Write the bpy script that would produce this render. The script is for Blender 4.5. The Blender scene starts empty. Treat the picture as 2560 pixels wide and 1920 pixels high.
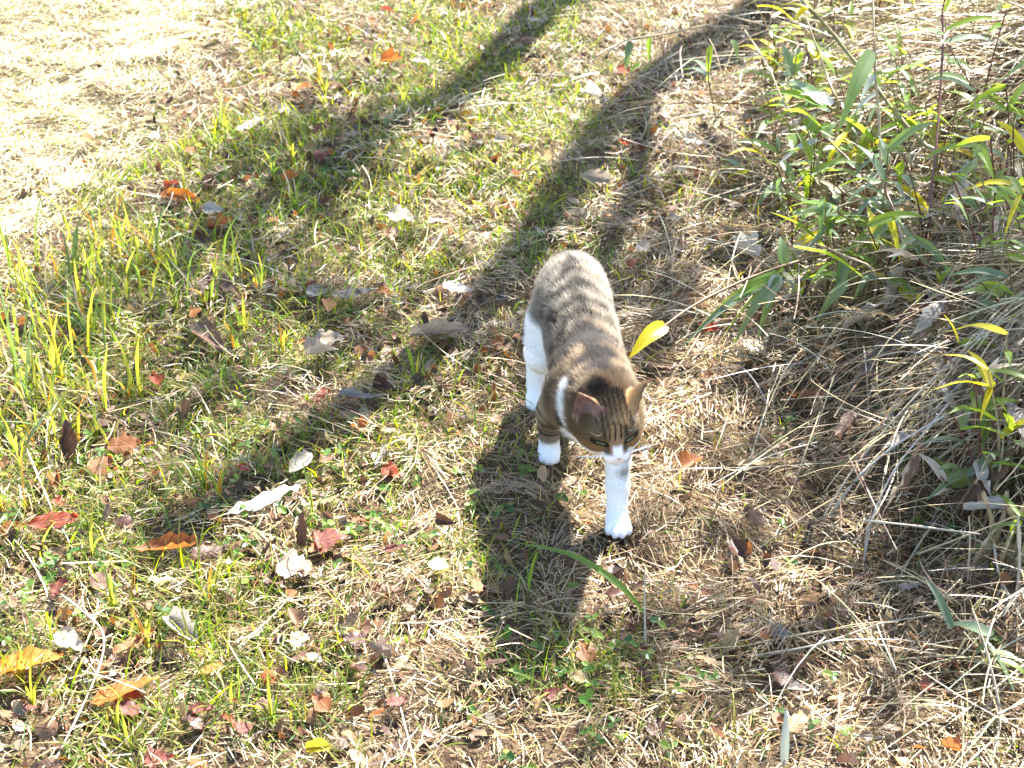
import bpy, math, random
import numpy as np
from mathutils import Vector, Matrix

rng = np.random.default_rng(11)
random.seed(5)
R = math.radians
SC = bpy.context.scene
COL = SC.collection

# ------------------------------------------------------------------ camera, sky, sun, exposure
CAM_H, PITCH, VFOV = 1.43, R(33.0), R(25.5)
TV = math.tan(VFOV / 2)
TH = TV * 4 / 3
cam_data = bpy.data.cameras.new('camera')
cam = bpy.data.objects.new('camera', cam_data)
COL.objects.link(cam)
cam.location = (0, 0, CAM_H)
cam.rotation_euler = (math.pi / 2 - PITCH, 0, 0)
cam_data.sensor_fit = 'HORIZONTAL'
cam_data.angle = 2 * math.atan(TH)
cam_data.clip_end = 500
cam_data.clip_start = 0.05
cam_data.dof.use_dof = True
cam_data.dof.focus_distance = 2.25
cam_data.dof.aperture_fstop = 11
SC.camera = cam

SUN_EL, SUN_AZ = R(47), R(27)           # azimuth from +Y towards +X
world = bpy.data.worlds.new('World')
SC.world = world
world.use_nodes = True
wn = world.node_tree
wn.nodes.clear()
sky = wn.nodes.new('ShaderNodeTexSky')
sky.sky_type = 'NISHITA'
sky.sun_disc = False
sky.sun_elevation = SUN_EL
sky.sun_rotation = SUN_AZ
bg = wn.nodes.new('ShaderNodeBackground')
bg.inputs['Strength'].default_value = 0.085
wo = wn.nodes.new('ShaderNodeOutputWorld')
wn.links.new(sky.outputs[0], bg.inputs[0])
wn.links.new(bg.outputs[0], wo.inputs[0])
sun_d = bpy.data.lights.new('sun', 'SUN')
sun_d.energy = 5.0
sun_d.angle = R(0.55)
sun_d.color = (1.0, 0.962, 0.89)
sun = bpy.data.objects.new('sun', sun_d)
COL.objects.link(sun)
to_sun = Vector((math.sin(SUN_AZ) * math.cos(SUN_EL), math.cos(SUN_AZ) * math.cos(SUN_EL), math.sin(SUN_EL)))
sun.rotation_euler = to_sun.to_track_quat('Z', 'Y').to_euler()
SC.view_settings.view_transform = 'Standard'
SC.view_settings.look = 'None'
SC.view_settings.gamma = 1
SC.view_settings.use_curve_mapping = False
SC.view_settings.exposure = 2.85
SC.render.engine = 'CYCLES'
SC.cycles.use_denoising = True
SC.cycles.denoising_input_passes = 'RGB_ALBEDO_NORMAL'
SC.cycles.denoising_prefilter = 'ACCURATE'
SC.cycles.max_bounces = 8
SC.cycles.diffuse_bounces = 3
SC.cycles.glossy_bounces = 3
SC.cycles.transmission_bounces = 8
SC.cycles.sample_clamp_indirect = 8.0

# ------------------------------------------------------------------ helpers: pixels, terrain, noise
SP, CP = math.sin(PITCH), math.cos(PITCH)


def Wp(px, py, z=0.0):
    """point of the place seen at a photograph pixel (2560x1920) at height z"""
    u = (px - 1280) / 1280 * TH
    v = -(py - 960) / 960 * TV
    d = np.array([u, CP + v * SP, -SP + v * CP])
    t = (z - CAM_H) / d[2]
    return np.array([0, 0, CAM_H]) + d * t


def to_px(P):
    P = np.asarray(P, float)
    q = P - np.array([0, 0, CAM_H])
    dep = q[..., 1] * CP - q[..., 2] * SP
    up = q[..., 1] * SP + q[..., 2] * CP
    return 1280 + q[..., 0] / dep / TH * 1280, 960 - up / dep / TV * 960, dep


def vnoise(x, y, seed=0):
    xi = np.floor(x).astype(np.int64)
    yi = np.floor(y).astype(np.int64)
    fx = x - xi
    fy = y - yi
    fx = fx * fx * (3 - 2 * fx)
    fy = fy * fy * (3 - 2 * fy)

    def hsh(a, b):
        n = (a * 374761393 + b * 668265263 + seed * 974711) & 0x7fffffff
        n = ((n ^ (n >> 13)) * 1274126177) & 0x7fffffff
        return ((n ^ (n >> 16)) & 0xffff) / 65535.0
    a, b, c, d = hsh(xi, yi), hsh(xi + 1, yi), hsh(xi, yi + 1), hsh(xi + 1, yi + 1)
    return (a * (1 - fx) + b * fx) * (1 - fy) + (c * (1 - fx) + d * fx) * fy


def fnoise(x, y, seed=0, octv=3):
    s, a, t = 0, 1, 0
    for k in range(octv):
        s = s + a * vnoise(x * 2 ** k, y * 2 ** k, seed + 17 * k)
        t += a
        a *= .5
    return s / t


def sst(a, b, x):
    t = np.clip((x - a) / (b - a), 0, 1)
    return t * t * (3 - 2 * t)


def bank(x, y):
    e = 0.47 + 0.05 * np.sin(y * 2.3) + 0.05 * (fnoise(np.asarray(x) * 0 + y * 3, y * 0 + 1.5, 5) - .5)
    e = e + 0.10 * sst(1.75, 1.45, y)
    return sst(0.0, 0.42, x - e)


def terrain(x, y):
    x = np.asarray(x, float)
    y = np.asarray(y, float)
    near = np.exp(-((x) ** 2 + (y - 2.4) ** 2) / 16.0)
    h = (fnoise(x * 3, y * 3, 3, 3) - .5) * 0.03 + (fnoise(x * 13, y * 13, 9, 3) - .5) * 0.022
    h = h - 0.012 * np.exp(-((x - .2) / .25) ** 2)
    dip = np.exp(-((x - .62) / .13) ** 2 - ((y - 1.80) / .10) ** 2) + .7 * np.exp(-((x - .80) / .12) ** 2 - ((y - 1.74) / .09) ** 2)
    return h * near + 0.15 * bank(x, y) + 0.012 - .055 * dip + .06 * np.exp(-((x - .90) / .2) ** 2 - ((y - 2.08) / .16) ** 2) + .13 * np.exp(-((x - 1.18) / .26) ** 2 - ((y - 3.15) / .3) ** 2)


def Gp(px, py, dz=0.0):
    z = 0.0
    for _ in range(6):
        p = Wp(px, py, z)
        z = float(terrain(p[0], p[1]))
    p[2] = z + dz
    return p


def blob(x, y, spec):
    """soft patches round places given by photograph pixels: (px, py, rx_m, ry_m, weight)"""
    s = np.zeros_like(x)
    for px, py, rx, ry, w in spec:
        c = Wp(px, py, 0)
        s = s + w * np.exp(-((x - c[0]) / rx) ** 2 - ((y - c[1]) / ry) ** 2)
    return s


# ------------------------------------------------------------------ helpers: materials
def new_mat(name):
    m = bpy.data.materials.new(name)
    m.use_nodes = True
    nt = m.node_tree
    nt.nodes.clear()
    out = nt.nodes.new('ShaderNodeOutputMaterial')
    return m, nt, out


def N(nt, t, **kw):
    n = nt.nodes.new(t)
    for k, v in kw.items():
        if k.startswith('i_'):
            n.inputs[k[2:].replace('_', ' ')].default_value = v
        else:
            setattr(n, k, v)
    return n


def blade_mat(name, transl=.4, rough=.5, spec=.35, sat=1.25, val=1.25):
    """thin plant matter: its own tint per blade, some of the sun coming through"""
    m, nt, out = new_mat(name)
    at = N(nt, 'ShaderNodeAttribute', attribute_name='tint')
    pr = N(nt, 'ShaderNodeBsdfPrincipled')
    pr.inputs['Roughness'].default_value = rough
    pr.inputs['Specular IOR Level'].default_value = spec
    nt.links.new(at.outputs['Color'], pr.inputs['Base Color'])
    hs = N(nt, 'ShaderNodeHueSaturation')
    hs.inputs['Saturation'].default_value = sat
    hs.inputs['Value'].default_value = val
    nt.links.new(at.outputs['Color'], hs.inputs['Color'])
    tr = N(nt, 'ShaderNodeBsdfTranslucent')
    nt.links.new(hs.outputs[0], tr.inputs['Color'])
    mx = N(nt, 'ShaderNodeMixShader')
    mx.inputs[0].default_value = transl
    nt.links.new(pr.outputs[0], mx.inputs[1])
    nt.links.new(tr.outputs[0], mx.inputs[2])
    nt.links.new(mx.outputs[0], out.inputs[0])
    return m


def leaf_mat(name, c1, c2, back=None, transl=.3, veins=9, rough=.5, tcol=None, vein_dark=.7, spec=.35, parallel=False):
    """a leaf: blotches of two colours, a midrib and side veins from its UVs, a paler underside"""
    m, nt, out = new_mat(name)
    L = nt.links.new
    tc = N(nt, 'ShaderNodeTexCoord')
    oi = N(nt, 'ShaderNodeObjectInfo')
    nz = N(nt, 'ShaderNodeTexNoise')
    nz.inputs['Scale'].default_value = 5
    nz.inputs['Detail'].default_value = 5
    nz.noise_dimensions = '4D'
    L(tc.outputs['UV'], nz.inputs['Vector'])
    mu = N(nt, 'ShaderNodeMath', operation='MULTIPLY')
    mu.inputs[1].default_value = 40
    L(oi.outputs['Random'], mu.inputs[0])
    L(mu.outputs[0], nz.inputs['W'])
    rp = N(nt, 'ShaderNodeValToRGB')
    rp.color_ramp.elements[0].position = .38
    rp.color_ramp.elements[0].color = (*c1, 1)
    rp.color_ramp.elements[1].position = .65
    rp.color_ramp.elements[1].color = (*c2, 1)
    L(nz.outputs['Fac'], rp.inputs[0])
    sx = N(nt, 'ShaderNodeSeparateXYZ')
    L(tc.outputs['UV'], sx.inputs[0])
    # distance from midrib
    ab = N(nt, 'ShaderNodeMath', operation='SUBTRACT')
    L(sx.outputs[1], ab.inputs[0])
    ab.inputs[1].default_value = .5
    ab2 = N(nt, 'ShaderNodeMath', operation='ABSOLUTE')
    L(ab.outputs[0], ab2.inputs[0])
    ph = N(nt, 'ShaderNodeMath', operation='MULTIPLY_ADD')
    if parallel:
        L(sx.outputs[1], ph.inputs[0])
        ph.inputs[1].default_value = 70
        ph.inputs[2].default_value = 0
    else:
        L(sx.outputs[0], ph.inputs[0])
        ph.inputs[1].default_value = veins * 6.283
        m3 = N(nt, 'ShaderNodeMath', operation='MULTIPLY')
        L(ab2.outputs[0], m3.inputs[0])
        m3.inputs[1].default_value = -22.0
        L(m3.outputs[0], ph.inputs[2])
    sn = N(nt, 'ShaderNodeMath', operation='SINE')
    L(ph.outputs[0], sn.inputs[0])
    vr = N(nt, 'ShaderNodeMapRange')
    vr.inputs['From Min'].default_value = .75
    vr.inputs['From Max'].default_value = 1.0
    L(sn.outputs[0], vr.inputs['Value'])
    mr = N(nt, 'ShaderNodeMapRange')
    mr.inputs['From Min'].default_value = .05
    mr.inputs['From Max'].default_value = .02
    L(ab2.outputs[0], mr.inputs['Value'])
    vm = N(nt, 'ShaderNodeMath', operation='MAXIMUM')
    L(vr.outputs[0], vm.inputs[0])
    L(mr.outputs[0], vm.inputs[1])
    dk = N(nt, 'ShaderNodeMixRGB', blend_type='MULTIPLY')
    L(vm.outputs[0], dk.inputs[0])
    L(rp.outputs[0], dk.inputs[1])
    dk.inputs[2].default_value = (vein_dark, vein_dark * .92, vein_dark * .85, 1)
    hv = N(nt, 'ShaderNodeHueSaturation')
    L(dk.outputs[0], hv.inputs['Color'])
    vv = N(nt, 'ShaderNodeMapRange')
    vv.inputs['To Min'].default_value = .75
    vv.inputs['To Max'].default_value = 1.2
    L(oi.outputs['Random'], vv.inputs['Value'])
    L(vv.outputs[0], hv.inputs['Value'])
    colr = hv.outputs[0]
    if back:
        geo = N(nt, 'ShaderNodeNewGeometry')
        bk = N(nt, 'ShaderNodeMixRGB')
        L(geo.outputs['Backfacing'], bk.inputs[0])
        L(colr, bk.inputs[1])
        bk.inputs[2].default_value = (*back, 1)
        colr = bk.outputs[0]
    pr = N(nt, 'ShaderNodeBsdfPrincipled')
    pr.inputs['Roughness'].default_value = rough
    pr.inputs['Specular IOR Level'].default_value = spec
    L(colr, pr.inputs['Base Color'])
    bp = N(nt, 'ShaderNodeBump')
    bp.inputs['Strength'].default_value = .12 if parallel else .4
    bp.inputs['Distance'].default_value = .002
    L(vm.outputs[0], bp.inputs['Height'])
    L(bp.outputs[0], pr.inputs['Normal'])
    tr = N(nt, 'ShaderNodeBsdfTranslucent')
    if tcol:
        t2 = N(nt, 'ShaderNodeMixRGB', blend_type='MULTIPLY')
        L(vm.outputs[0], t2.inputs[0])
        t2.inputs[1].default_value = (*tcol, 1)
        t2.inputs[2].default_value = (.5, .42, .4, 1)
        L(t2.outputs[0], tr.inputs['Color'])
    else:
        L(hv.outputs[0], tr.inputs['Color'])
    mx = N(nt, 'ShaderNodeMixShader')
    mx.inputs[0].default_value = transl
    L(pr.outputs[0], mx.inputs[1])
    L(tr.outputs[0], mx.inputs[2])
    L(mx.outputs[0], out.inputs[0])
    return m


def plain_mat(name, c, rough=.45, spec=.4, c2=None):
    m, nt, out = new_mat(name)
    pr = N(nt, 'ShaderNodeBsdfPrincipled')
    pr.inputs['Roughness'].default_value = rough
    pr.inputs['Specular IOR Level'].default_value = spec
    nz = N(nt, 'ShaderNodeTexNoise')
    nz.inputs['Scale'].default_value = 60
    nz.inputs['Detail'].default_value = 4
    rp = N(nt, 'ShaderNodeValToRGB')
    rp.color_ramp.elements[0].position = .35
    rp.color_ramp.elements[1].position = .7
    rp.color_ramp.elements[0].color = (*[v * .75 for v in c], 1)
    rp.color_ramp.elements[1].color = (*(c2 or [v * 1.15 for v in c]), 1)
    tc = N(nt, 'ShaderNodeTexCoord')
    nt.links.new(tc.outputs['Object'], nz.inputs['Vector'])
    nt.links.new(nz.outputs['Fac'], rp.inputs[0])
    nt.links.new(rp.outputs[0], pr.inputs['Base Color'])
    nt.links.new(pr.outputs[0], out.inputs[0])
    return m


# ------------------------------------------------------------------ helpers: objects
def mesh_np(name, V, F, mat=None, tint=None, uv=None, smooth=False):
    """mesh from arrays; F is (n,4) or (n,3)"""
    me = bpy.data.meshes.new(name)
    V = np.ascontiguousarray(V, np.float32).reshape(-1, 3)
    F = np.ascontiguousarray(F, np.int32)
    k = F.shape[1]
    me.vertices.add(len(V))
    me.vertices.foreach_set('co', V.ravel())
    me.loops.add(F.size)
    me.loops.foreach_set('vertex_index', F.ravel())
    me.polygons.add(len(F))
    me.polygons.foreach_set('loop_start', np.arange(0, F.size, k, dtype=np.int32))
    me.polygons.foreach_set('loop_total', np.full(len(F), k, np.int32))
    me.polygons.foreach_set('use_smooth', np.full(len(F), smooth))
    if tint is not None:
        a = me.attributes.new('tint', 'FLOAT_COLOR', 'POINT')
        c = np.ones((len(V), 4), np.float32)
        c[:, :3] = np.asarray(tint).reshape(-1, 3)
        a.data.foreach_set('color', c.ravel())
    if uv is not None:
        u = me.uv_layers.new(name='UVMap')
        u.data.foreach_set('uv', np.ascontiguousarray(np.asarray(uv, np.float32)[F.ravel()]).ravel())
    me.update(calc_edges=True)
    me.validate()
    if mat:
        me.materials.append(mat)
    return me


def obj(name, me, parent=None, loc=None):
    o = bpy.data.objects.new(name, me)
    COL.objects.link(o)
    if parent:
        o.parent = parent
    if loc is not None:
        o.location = loc
    return o


def tag(o, label=None, cat=None, group=None, kind=None):
    for k, v in (('label', label), ('category', cat), ('group', group), ('kind', kind)):
        if v:
            o[k] = v
    return o


def thing(name, label, cat, loc=(0, 0, 0), group=None):
    o = bpy.data.objects.new(name, None)
    o.empty_display_size = .05
    COL.objects.link(o)
    o.location = loc
    return tag(o, label, cat, group)


def ribbons(P, yaw, pitch, L, W, bend, curl, roll, nseg=3, shape='blade', wob=0):
    """many bent ribbons at once: verts (n, 2*(nseg+1), 3), quads, and t along each"""
    n = len(P)
    step = (L / nseg)[:, None]
    pts = np.zeros((n, nseg + 1, 3))
    pts[:, 0] = P
    tang = []
    for k in range(nseg + 1):
        tm = k / nseg
        pit = pitch - bend * tm
        ya = yaw + curl * tm
        d = np.stack([np.cos(pit) * np.cos(ya), np.cos(pit) * np.sin(ya), np.sin(pit)], 1)
        tang.append((d, ya, pit))
        if k < nseg:
            tm = (k + .5) / nseg
            pit = pitch - bend * tm
            ya = yaw + curl * tm
            d = np.stack([np.cos(pit) * np.cos(ya), np.cos(pit) * np.sin(ya), np.sin(pit)], 1)
            pts[:, k + 1] = pts[:, k] + d * step
    V = np.zeros((n, nseg + 1, 2, 3))
    T = np.zeros((n, nseg + 1, 2))
    for k in range(nseg + 1):
        d, ya, pit = tang[k]
        s = np.stack([-np.sin(ya), np.cos(ya), 0 * ya], 1)
        u = np.cross(d, s)
        side = s * np.cos(roll)[:, None] + u * np.sin(roll)[:, None]
        t = k / nseg
        if shape == 'blade':
            w = W * (1 - t ** 2.2 * .93) * (.75 + .5 * min(t * 2, 1) * .5)
        elif shape == 'straw':
            w = W * (1 - .35 * t)
        else:
            w = W * (.25 + 1.5 * math.sin(math.pi * min(max(t, .02), .98)) * .55)
        V[:, k, 0] = pts[:, k] - side * (w / 2)[:, None]
        V[:, k, 1] = pts[:, k] + side * (w / 2)[:, None]
        T[:, k] = t
    base = (np.arange(n) * 2 * (nseg + 1))[:, None]
    q = np.array([[2 * k, 2 * k + 1, 2 * k + 3, 2 * k + 2] for k in range(nseg)]).reshape(1, -1)
    F = (base + q).reshape(-1, 4)
    return V, F, T


def pick(n, palette, var=.18, weights=None):
    pal = np.array(palette)
    c = pal[rng.choice(len(pal), n, p=weights)]
    return np.clip(c * (1 + var * rng.standard_normal((n, 1))) * (1 + .06 * rng.standard_normal((n, 3))), .01, .9)


def tube(points, r0, r1, sides=5, nper=1):
    """tapered tube along a polyline -> verts, quads"""
    P = np.asarray(points, float)
    n = len(P)
    V, F = [], []
    for i in range(n):
        d = P[min(i + 1, n - 1)] - P[max(i - 1, 0)]
        d /= np.linalg.norm(d) + 1e-9
        a = np.array([0, 0, 1.]) if abs(d[2]) < .9 else np.array([1., 0, 0])
        s = np.cross(d, a)
        s /= np.linalg.norm(s)
        u = np.cross(s, d)
        r = r0 + (r1 - r0) * i / (n - 1)
        for k in range(sides):
            an = 2 * math.pi * k / sides
            V.append(P[i] + r * (math.cos(an) * s + math.sin(an) * u))
    for i in range(n - 1):
        for k in range(sides):
            F.append((i * sides + k, i * sides + (k + 1) % sides, (i + 1) * sides + (k + 1) % sides, (i + 1) * sides + k))
    return np.array(V), np.array(F)


def smooth_line(pts, n=10):
    P = np.asarray(pts, float)
    if len(P) == 2:
        t = np.linspace(0, 1, n)[:, None]
        return P[0] * (1 - t) + P[1] * t
    P = np.vstack([2 * P[0] - P[1], P, 2 * P[-1] - P[-2]])
    out = []
    m = len(P) - 3
    for s in np.linspace(0, m - 1e-6, n):
        i = int(s)
        t = s - i
        a, b, c, d = P[i:i + 4]
        out.append(.5 * (2 * b + (c - a) * t + (2 * a - 5 * b + 4 * c - d) * t * t + (3 * b - a - 3 * c + d) * t ** 3))
    return np.array(out)


# ------------------------------------------------------------------ ground
def axis(lo, hi, step, far):
    core = np.arange(lo, hi, step)
    g = step * 1.35 ** np.arange(1, 40)
    out = np.cumsum(g)
    out = out[out < far]
    return np.concatenate([(lo - out)[::-1], core, core[-1] + out])


ax, ay = axis(-1.9, 2.1, .018, 60), axis(.7, 4.9, .018, 60)
X, Y = np.meshgrid(ax, ay, indexing='ij')
Z = terrain(X, Y) - .004
nx, ny = X.shape
idx = np.arange(nx * ny).reshape(nx, ny)
F = np.stack([idx[:-1, :-1], idx[1:, :-1], idx[1:, 1:], idx[:-1, 1:]], -1).reshape(-1, 4)
gm, nt, out = new_mat('soil')
L = nt.links.new
tc = N(nt, 'ShaderNodeTexCoord')
n1 = N(nt, 'ShaderNodeTexNoise')
n1.inputs['Scale'].default_value = 9
n1.inputs['Detail'].default_value = 8
n2 = N(nt, 'ShaderNodeTexNoise')
n2.inputs['Scale'].default_value = 160
n2.inputs['Detail'].default_value = 5
L(tc.outputs['Object'], n1.inputs['Vector'])
L(tc.outputs['Object'], n2.inputs['Vector'])
r1 = N(nt, 'ShaderNodeValToRGB')
r1.color_ramp.elements[0].position = .35
r1.color_ramp.elements[0].color = (.03, .02, .012, 1)
r1.color_ramp.elements[1].position = .68
r1.color_ramp.elements[1].color = (.13, .09, .052, 1)
mxa = N(nt, 'ShaderNodeMixRGB')
mxa.inputs[0].default_value = .6
L(n1.outputs['Fac'], mxa.inputs[1])
L(n2.outputs['Fac'], mxa.inputs[2])
L(mxa.outputs[0], r1.inputs[0])
pr = N(nt, 'ShaderNodeBsdfPrincipled')
pr.inputs['Roughness'].default_value = .95
pr.inputs['Specular IOR Level'].default_value = .1
L(r1.outputs[0], pr.inputs['Base Color'])
bp = N(nt, 'ShaderNodeBump')
bp.inputs['Distance'].default_value = .006
L(n2.outputs['Fac'], bp.inputs['Height'])
L(bp.outputs[0], pr.inputs['Normal'])
L(pr.outputs[0], out.inputs[0])
ground = obj('ground', mesh_np('ground', np.stack([X, Y, Z], -1), F, gm, smooth=True))
tag(ground, kind='structure')

# ------------------------------------------------------------------ trees outside the frame whose trunks throw the long shadows
bark, nt, out = new_mat('bark')
pr = N(nt, 'ShaderNodeBsdfPrincipled')
pr.inputs['Roughness'].default_value = .9
nz = N(nt, 'ShaderNodeTexNoise')
nz.inputs['Scale'].default_value = 30
rp = N(nt, 'ShaderNodeValToRGB')
rp.color_ramp.elements[0].color = (.06, .045, .03, 1)
rp.color_ramp.elements[1].color = (.2, .15, .11, 1)
nt.links.new(nz.outputs['Fac'], rp.inputs[0])
nt.links.new(rp.outputs[0], pr.inputs['Base Color'])
nt.links.new(pr.outputs[0], out.inputs[0])
M_CROWN = blade_mat('crown_leaf', .35)


def shadow_line(px, py, ybase):
    """foot of a pole whose shadow passes the place at a pixel, when it stands at distance ybase"""
    p = Wp(px, py, 0)
    d = (ybase - p[1]) / math.cos(SUN_AZ)
    return np.array([p[0] + d * math.sin(SUN_AZ), ybase, 0])


def slim_tree(label, base, height, r, seed, nleaf=500, crown_r=.18, forks=5, top=.35):
    rs = np.random.default_rng(seed)
    z0 = float(terrain(base[0], base[1]))
    t = thing('tree', label, 'tree', (base[0], base[1], z0), 'slim trees behind the path')
    pts = [(rs.normal() * .02 * k, rs.normal() * .02 * k, height * k / 6) for k in range(7)]
    pts[0] = (0, 0, -.03)
    V, F = tube(smooth_line(pts, 16), r, r * top, 8)
    obj('trunk', mesh_np('trunk', V, F, bark, smooth=True), t)
    cl = []
    for k in range(forks):
        h = height * rs.uniform(.66, 1.0)
        a = rs.uniform(0, 6.28)
        ln = height * rs.uniform(.07, .14)
        p0 = np.array([0, 0, h])
        p1 = p0 + ln * np.array([math.cos(a) * .6, math.sin(a) * .6, .8])
        V, F = tube(smooth_line([p0, (p0 + p1) / 2 + (0, 0, -.03), p1], 7), r * .35, r * .1, 5)
        obj('limb', mesh_np('limb', V, F, bark, smooth=True), t)
        cl.append(p1)
    C = np.array(cl)[rs.integers(0, len(cl), nleaf)] + rs.normal(0, crown_r, (nleaf, 3)) * (.7, .7, 1)
    V, F, T = ribbons(C, rs.uniform(0, 6.28, nleaf), rs.uniform(-.8, .4, nleaf), rs.uniform(.05, .09, nleaf), rs.uniform(.025, .04, nleaf),
                      rs.uniform(0, .6, nleaf), rs.uniform(-.3, .3, nleaf), rs.uniform(-1, 1, nleaf), 2, 'leaf')
    col = np.repeat(pick(nleaf, [(.07, .1, .03), (.16, .12, .04), (.2, .09, .03)])[:, None], 6, 1)
    obj('crown', mesh_np('crown', V, F, M_CROWN, col), t)
    return t


slim_tree('thick slim tree whose shadow falls over the lawn', shadow_line(1130, 240, 5.1), 2.85, .085, 1, 330, .12, 7)
slim_tree('slim tree whose shadow passes behind the cat', shadow_line(1480, 380, 4.9), 3.5, .055, 2, 30, .08, 3, .8)
slim_tree('thin leaning tree standing beyond the bamboo bank', shadow_line(1760, 330, 4.7), 2.7, .055, 3, 320, .12, 5)
slim_tree('thin leafy tree standing beyond the straw bank', shadow_line(2380, 1330, 4.4), 3.15, .035, 4, 220, .10, 6)
slim_tree('leafy tree standing furthest along the bank', shadow_line(2530, 1560, 4.6), 3.6, .045, 6, 450, .17, 7)

# ------------------------------------------------------------------ ground cover: straw, short grass, clover, leaf crumbs
M_STRAW = blade_mat('straw', .12, .45, .45, 1.15, 1.1)
M_GRASS = blade_mat('grass', .5, .4, .4, 1.25, 1.9)


def scatter(n, dens, pad=.0):
    """n tries over the place, kept by dens(x, y) in 0..1; thinner outside the view"""
    x = rng.uniform(-1.75, 1.95, n)
    y = rng.uniform(1.05, 4.7, n)
    px, py, _ = to_px(np.stack([x, y, 0 * x], 1))
    vis = (px > -120) & (px < 2680) & (py > -120) & (py < 2040)
    d = dens(x, y) * np.where(vis, 1, .28)
    k = rng.uniform(0, 1, n) < d
    return x[k], y[k]


GREEN = [(760, 150, .22, .6, .6), (1150, 330, .35, .45, .7), (500, 640, .30, .3, .85), (250, 900, .3, .3, .9),
         (750, 700, .3, .25, .8), (150, 1350, .3, .28, .9), (500, 1250, .3, .2, .8), (850, 1100, .2, .16, .55), (800, 480, .3, .3, .7),
         (300, 1750, .25, .15, .5), (1450, 1720, .14, .1, .75), (950, 1380, .12, .08, .7), (1150, 1300, .12, .12, .45),
         (600, 1750, .2, .12, .35), (1250, 130, .2, .3, .5), (1250, 60, .2, .4, .3)]
PATH = [(1600, 900, .28, .7, 1.0), (1750, 1300, .3, .4, 1.0), (1700, 300, .22, .6, .7), (1900, 1650, .4, .25, .8), (1200, 1550, .35, .2, .8), (1150, 950, .18, .25, .7)]
_ha, _hb = Wp(640, -20), Wp(20, 800)
_hd = (_hb - _ha)[:2] / np.linalg.norm((_hb - _ha)[:2])


def z_hay(x, y):
    """the bleached hay: everything beyond a line that runs from the far lawn to the near side"""
    s = (x - _ha[0]) * _hd[1] - (y - _ha[1]) * _hd[0]
    return sst(-.10, .14, s + .16 * (fnoise(x * 5, y * 5, 63, 3) - .5))


def z_green(x, y): return np.clip(blob(x, y, GREEN) * (.12 + 1.7 * sst(.36, .62, fnoise(x * 9, y * 9, 31, 3))), 0, 1) * (1 - .85 * z_hay(x, y))
def z_path(x, y): return np.clip(blob(x, y, PATH), 0, 1)


def straw_layer(n, dens, Lr, Wr, pal, zr, pitch_s, name, w=None, seg=2, bend=.5):
    x, y = scatter(n, dens)
    m = len(x)
    Lg = np.exp(rng.uniform(math.log(Lr[0]), math.log(Lr[1]), m))
    Wg = rng.uniform(Wr[0], Wr[1], m)
    P = np.stack([x, y, terrain(x, y) + rng.uniform(zr[0], zr[1], m) + .028 * (1 - bank(x, y)) * sst(.45, .85, fnoise(x * 16, y * 16, 83, 2))], 1)
    flow = (fnoise(x * 5, y * 5, 71, 2) - .5) * 9
    yaw = np.where(rng.uniform(size=m) < .5, flow, rng.uniform(0, 6.283, m))
    pit = np.abs(rng.normal(0, pitch_s, m))
    V, F, T = ribbons(P, yaw, pit, Lg, Wg, pit * 1.6 + rng.normal(0, bend * .5, m), rng.normal(0, bend, m), rng.normal(0, .6, m), seg, 'straw')
    V[..., 2] = np.maximum(V[..., 2], terrain(V[..., 0], V[..., 1]) + .001)
    c = pick(m, pal, .2, w)
    # colour of the matter changes slowly over the place
    tone = (.75 + .5 * fnoise(x * 4, y * 4, 55, 3))[:, None]
    c = np.clip(c * tone, .01, .8)
    hay = z_hay(x, y)[:, None]
    c = c * (1 - hay) + (c * .5 + np.array([.27, .235, .135]) * (.55 + .9 * fnoise(x * 6, y * 6, 57, 3))[:, None]) * hay
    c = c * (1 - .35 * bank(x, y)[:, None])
    c = c * (1 - z_path(x, y)[:, None] * np.array([.16, .24, .34]))
    return V.reshape(-1, 3), F, np.repeat(c[:, None], V.shape[1] * 2, 1).reshape(-1, 3)


def join(parts):
    Vs, Fs, Cs, o = [], [], [], 0
    for V, F, C in parts:
        Vs.append(V)
        Fs.append(F + o)
        Cs.append(C)
        o += len(V)
    return np.vstack(Vs), np.vstack(Fs), np.vstack(Cs)


PALE, TAN, BRN, GRY, RUS = (.42, .35, .205), (.31, .235, .125), (.17, .105, .055), (.30, .27, .21), (.22, .10, .04)
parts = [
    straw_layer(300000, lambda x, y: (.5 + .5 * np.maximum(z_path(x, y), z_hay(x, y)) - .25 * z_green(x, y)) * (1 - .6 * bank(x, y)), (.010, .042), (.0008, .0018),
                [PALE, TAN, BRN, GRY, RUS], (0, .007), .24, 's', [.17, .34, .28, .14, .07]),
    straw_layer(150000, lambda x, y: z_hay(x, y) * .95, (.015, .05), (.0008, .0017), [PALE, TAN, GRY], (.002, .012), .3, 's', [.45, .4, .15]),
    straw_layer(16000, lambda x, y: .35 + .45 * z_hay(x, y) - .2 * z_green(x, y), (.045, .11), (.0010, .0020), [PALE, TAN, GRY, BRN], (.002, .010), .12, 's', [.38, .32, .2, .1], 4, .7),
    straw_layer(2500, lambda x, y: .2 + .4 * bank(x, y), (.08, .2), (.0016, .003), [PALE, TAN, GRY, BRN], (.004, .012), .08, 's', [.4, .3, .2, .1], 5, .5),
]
V, F, C = join(parts)
tag(obj('straw_litter', mesh_np('straw_litter', V, F, M_STRAW, C)), 'dry mown straw and dead grass lying over the path and lawn', 'straw', kind='stuff')


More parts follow.
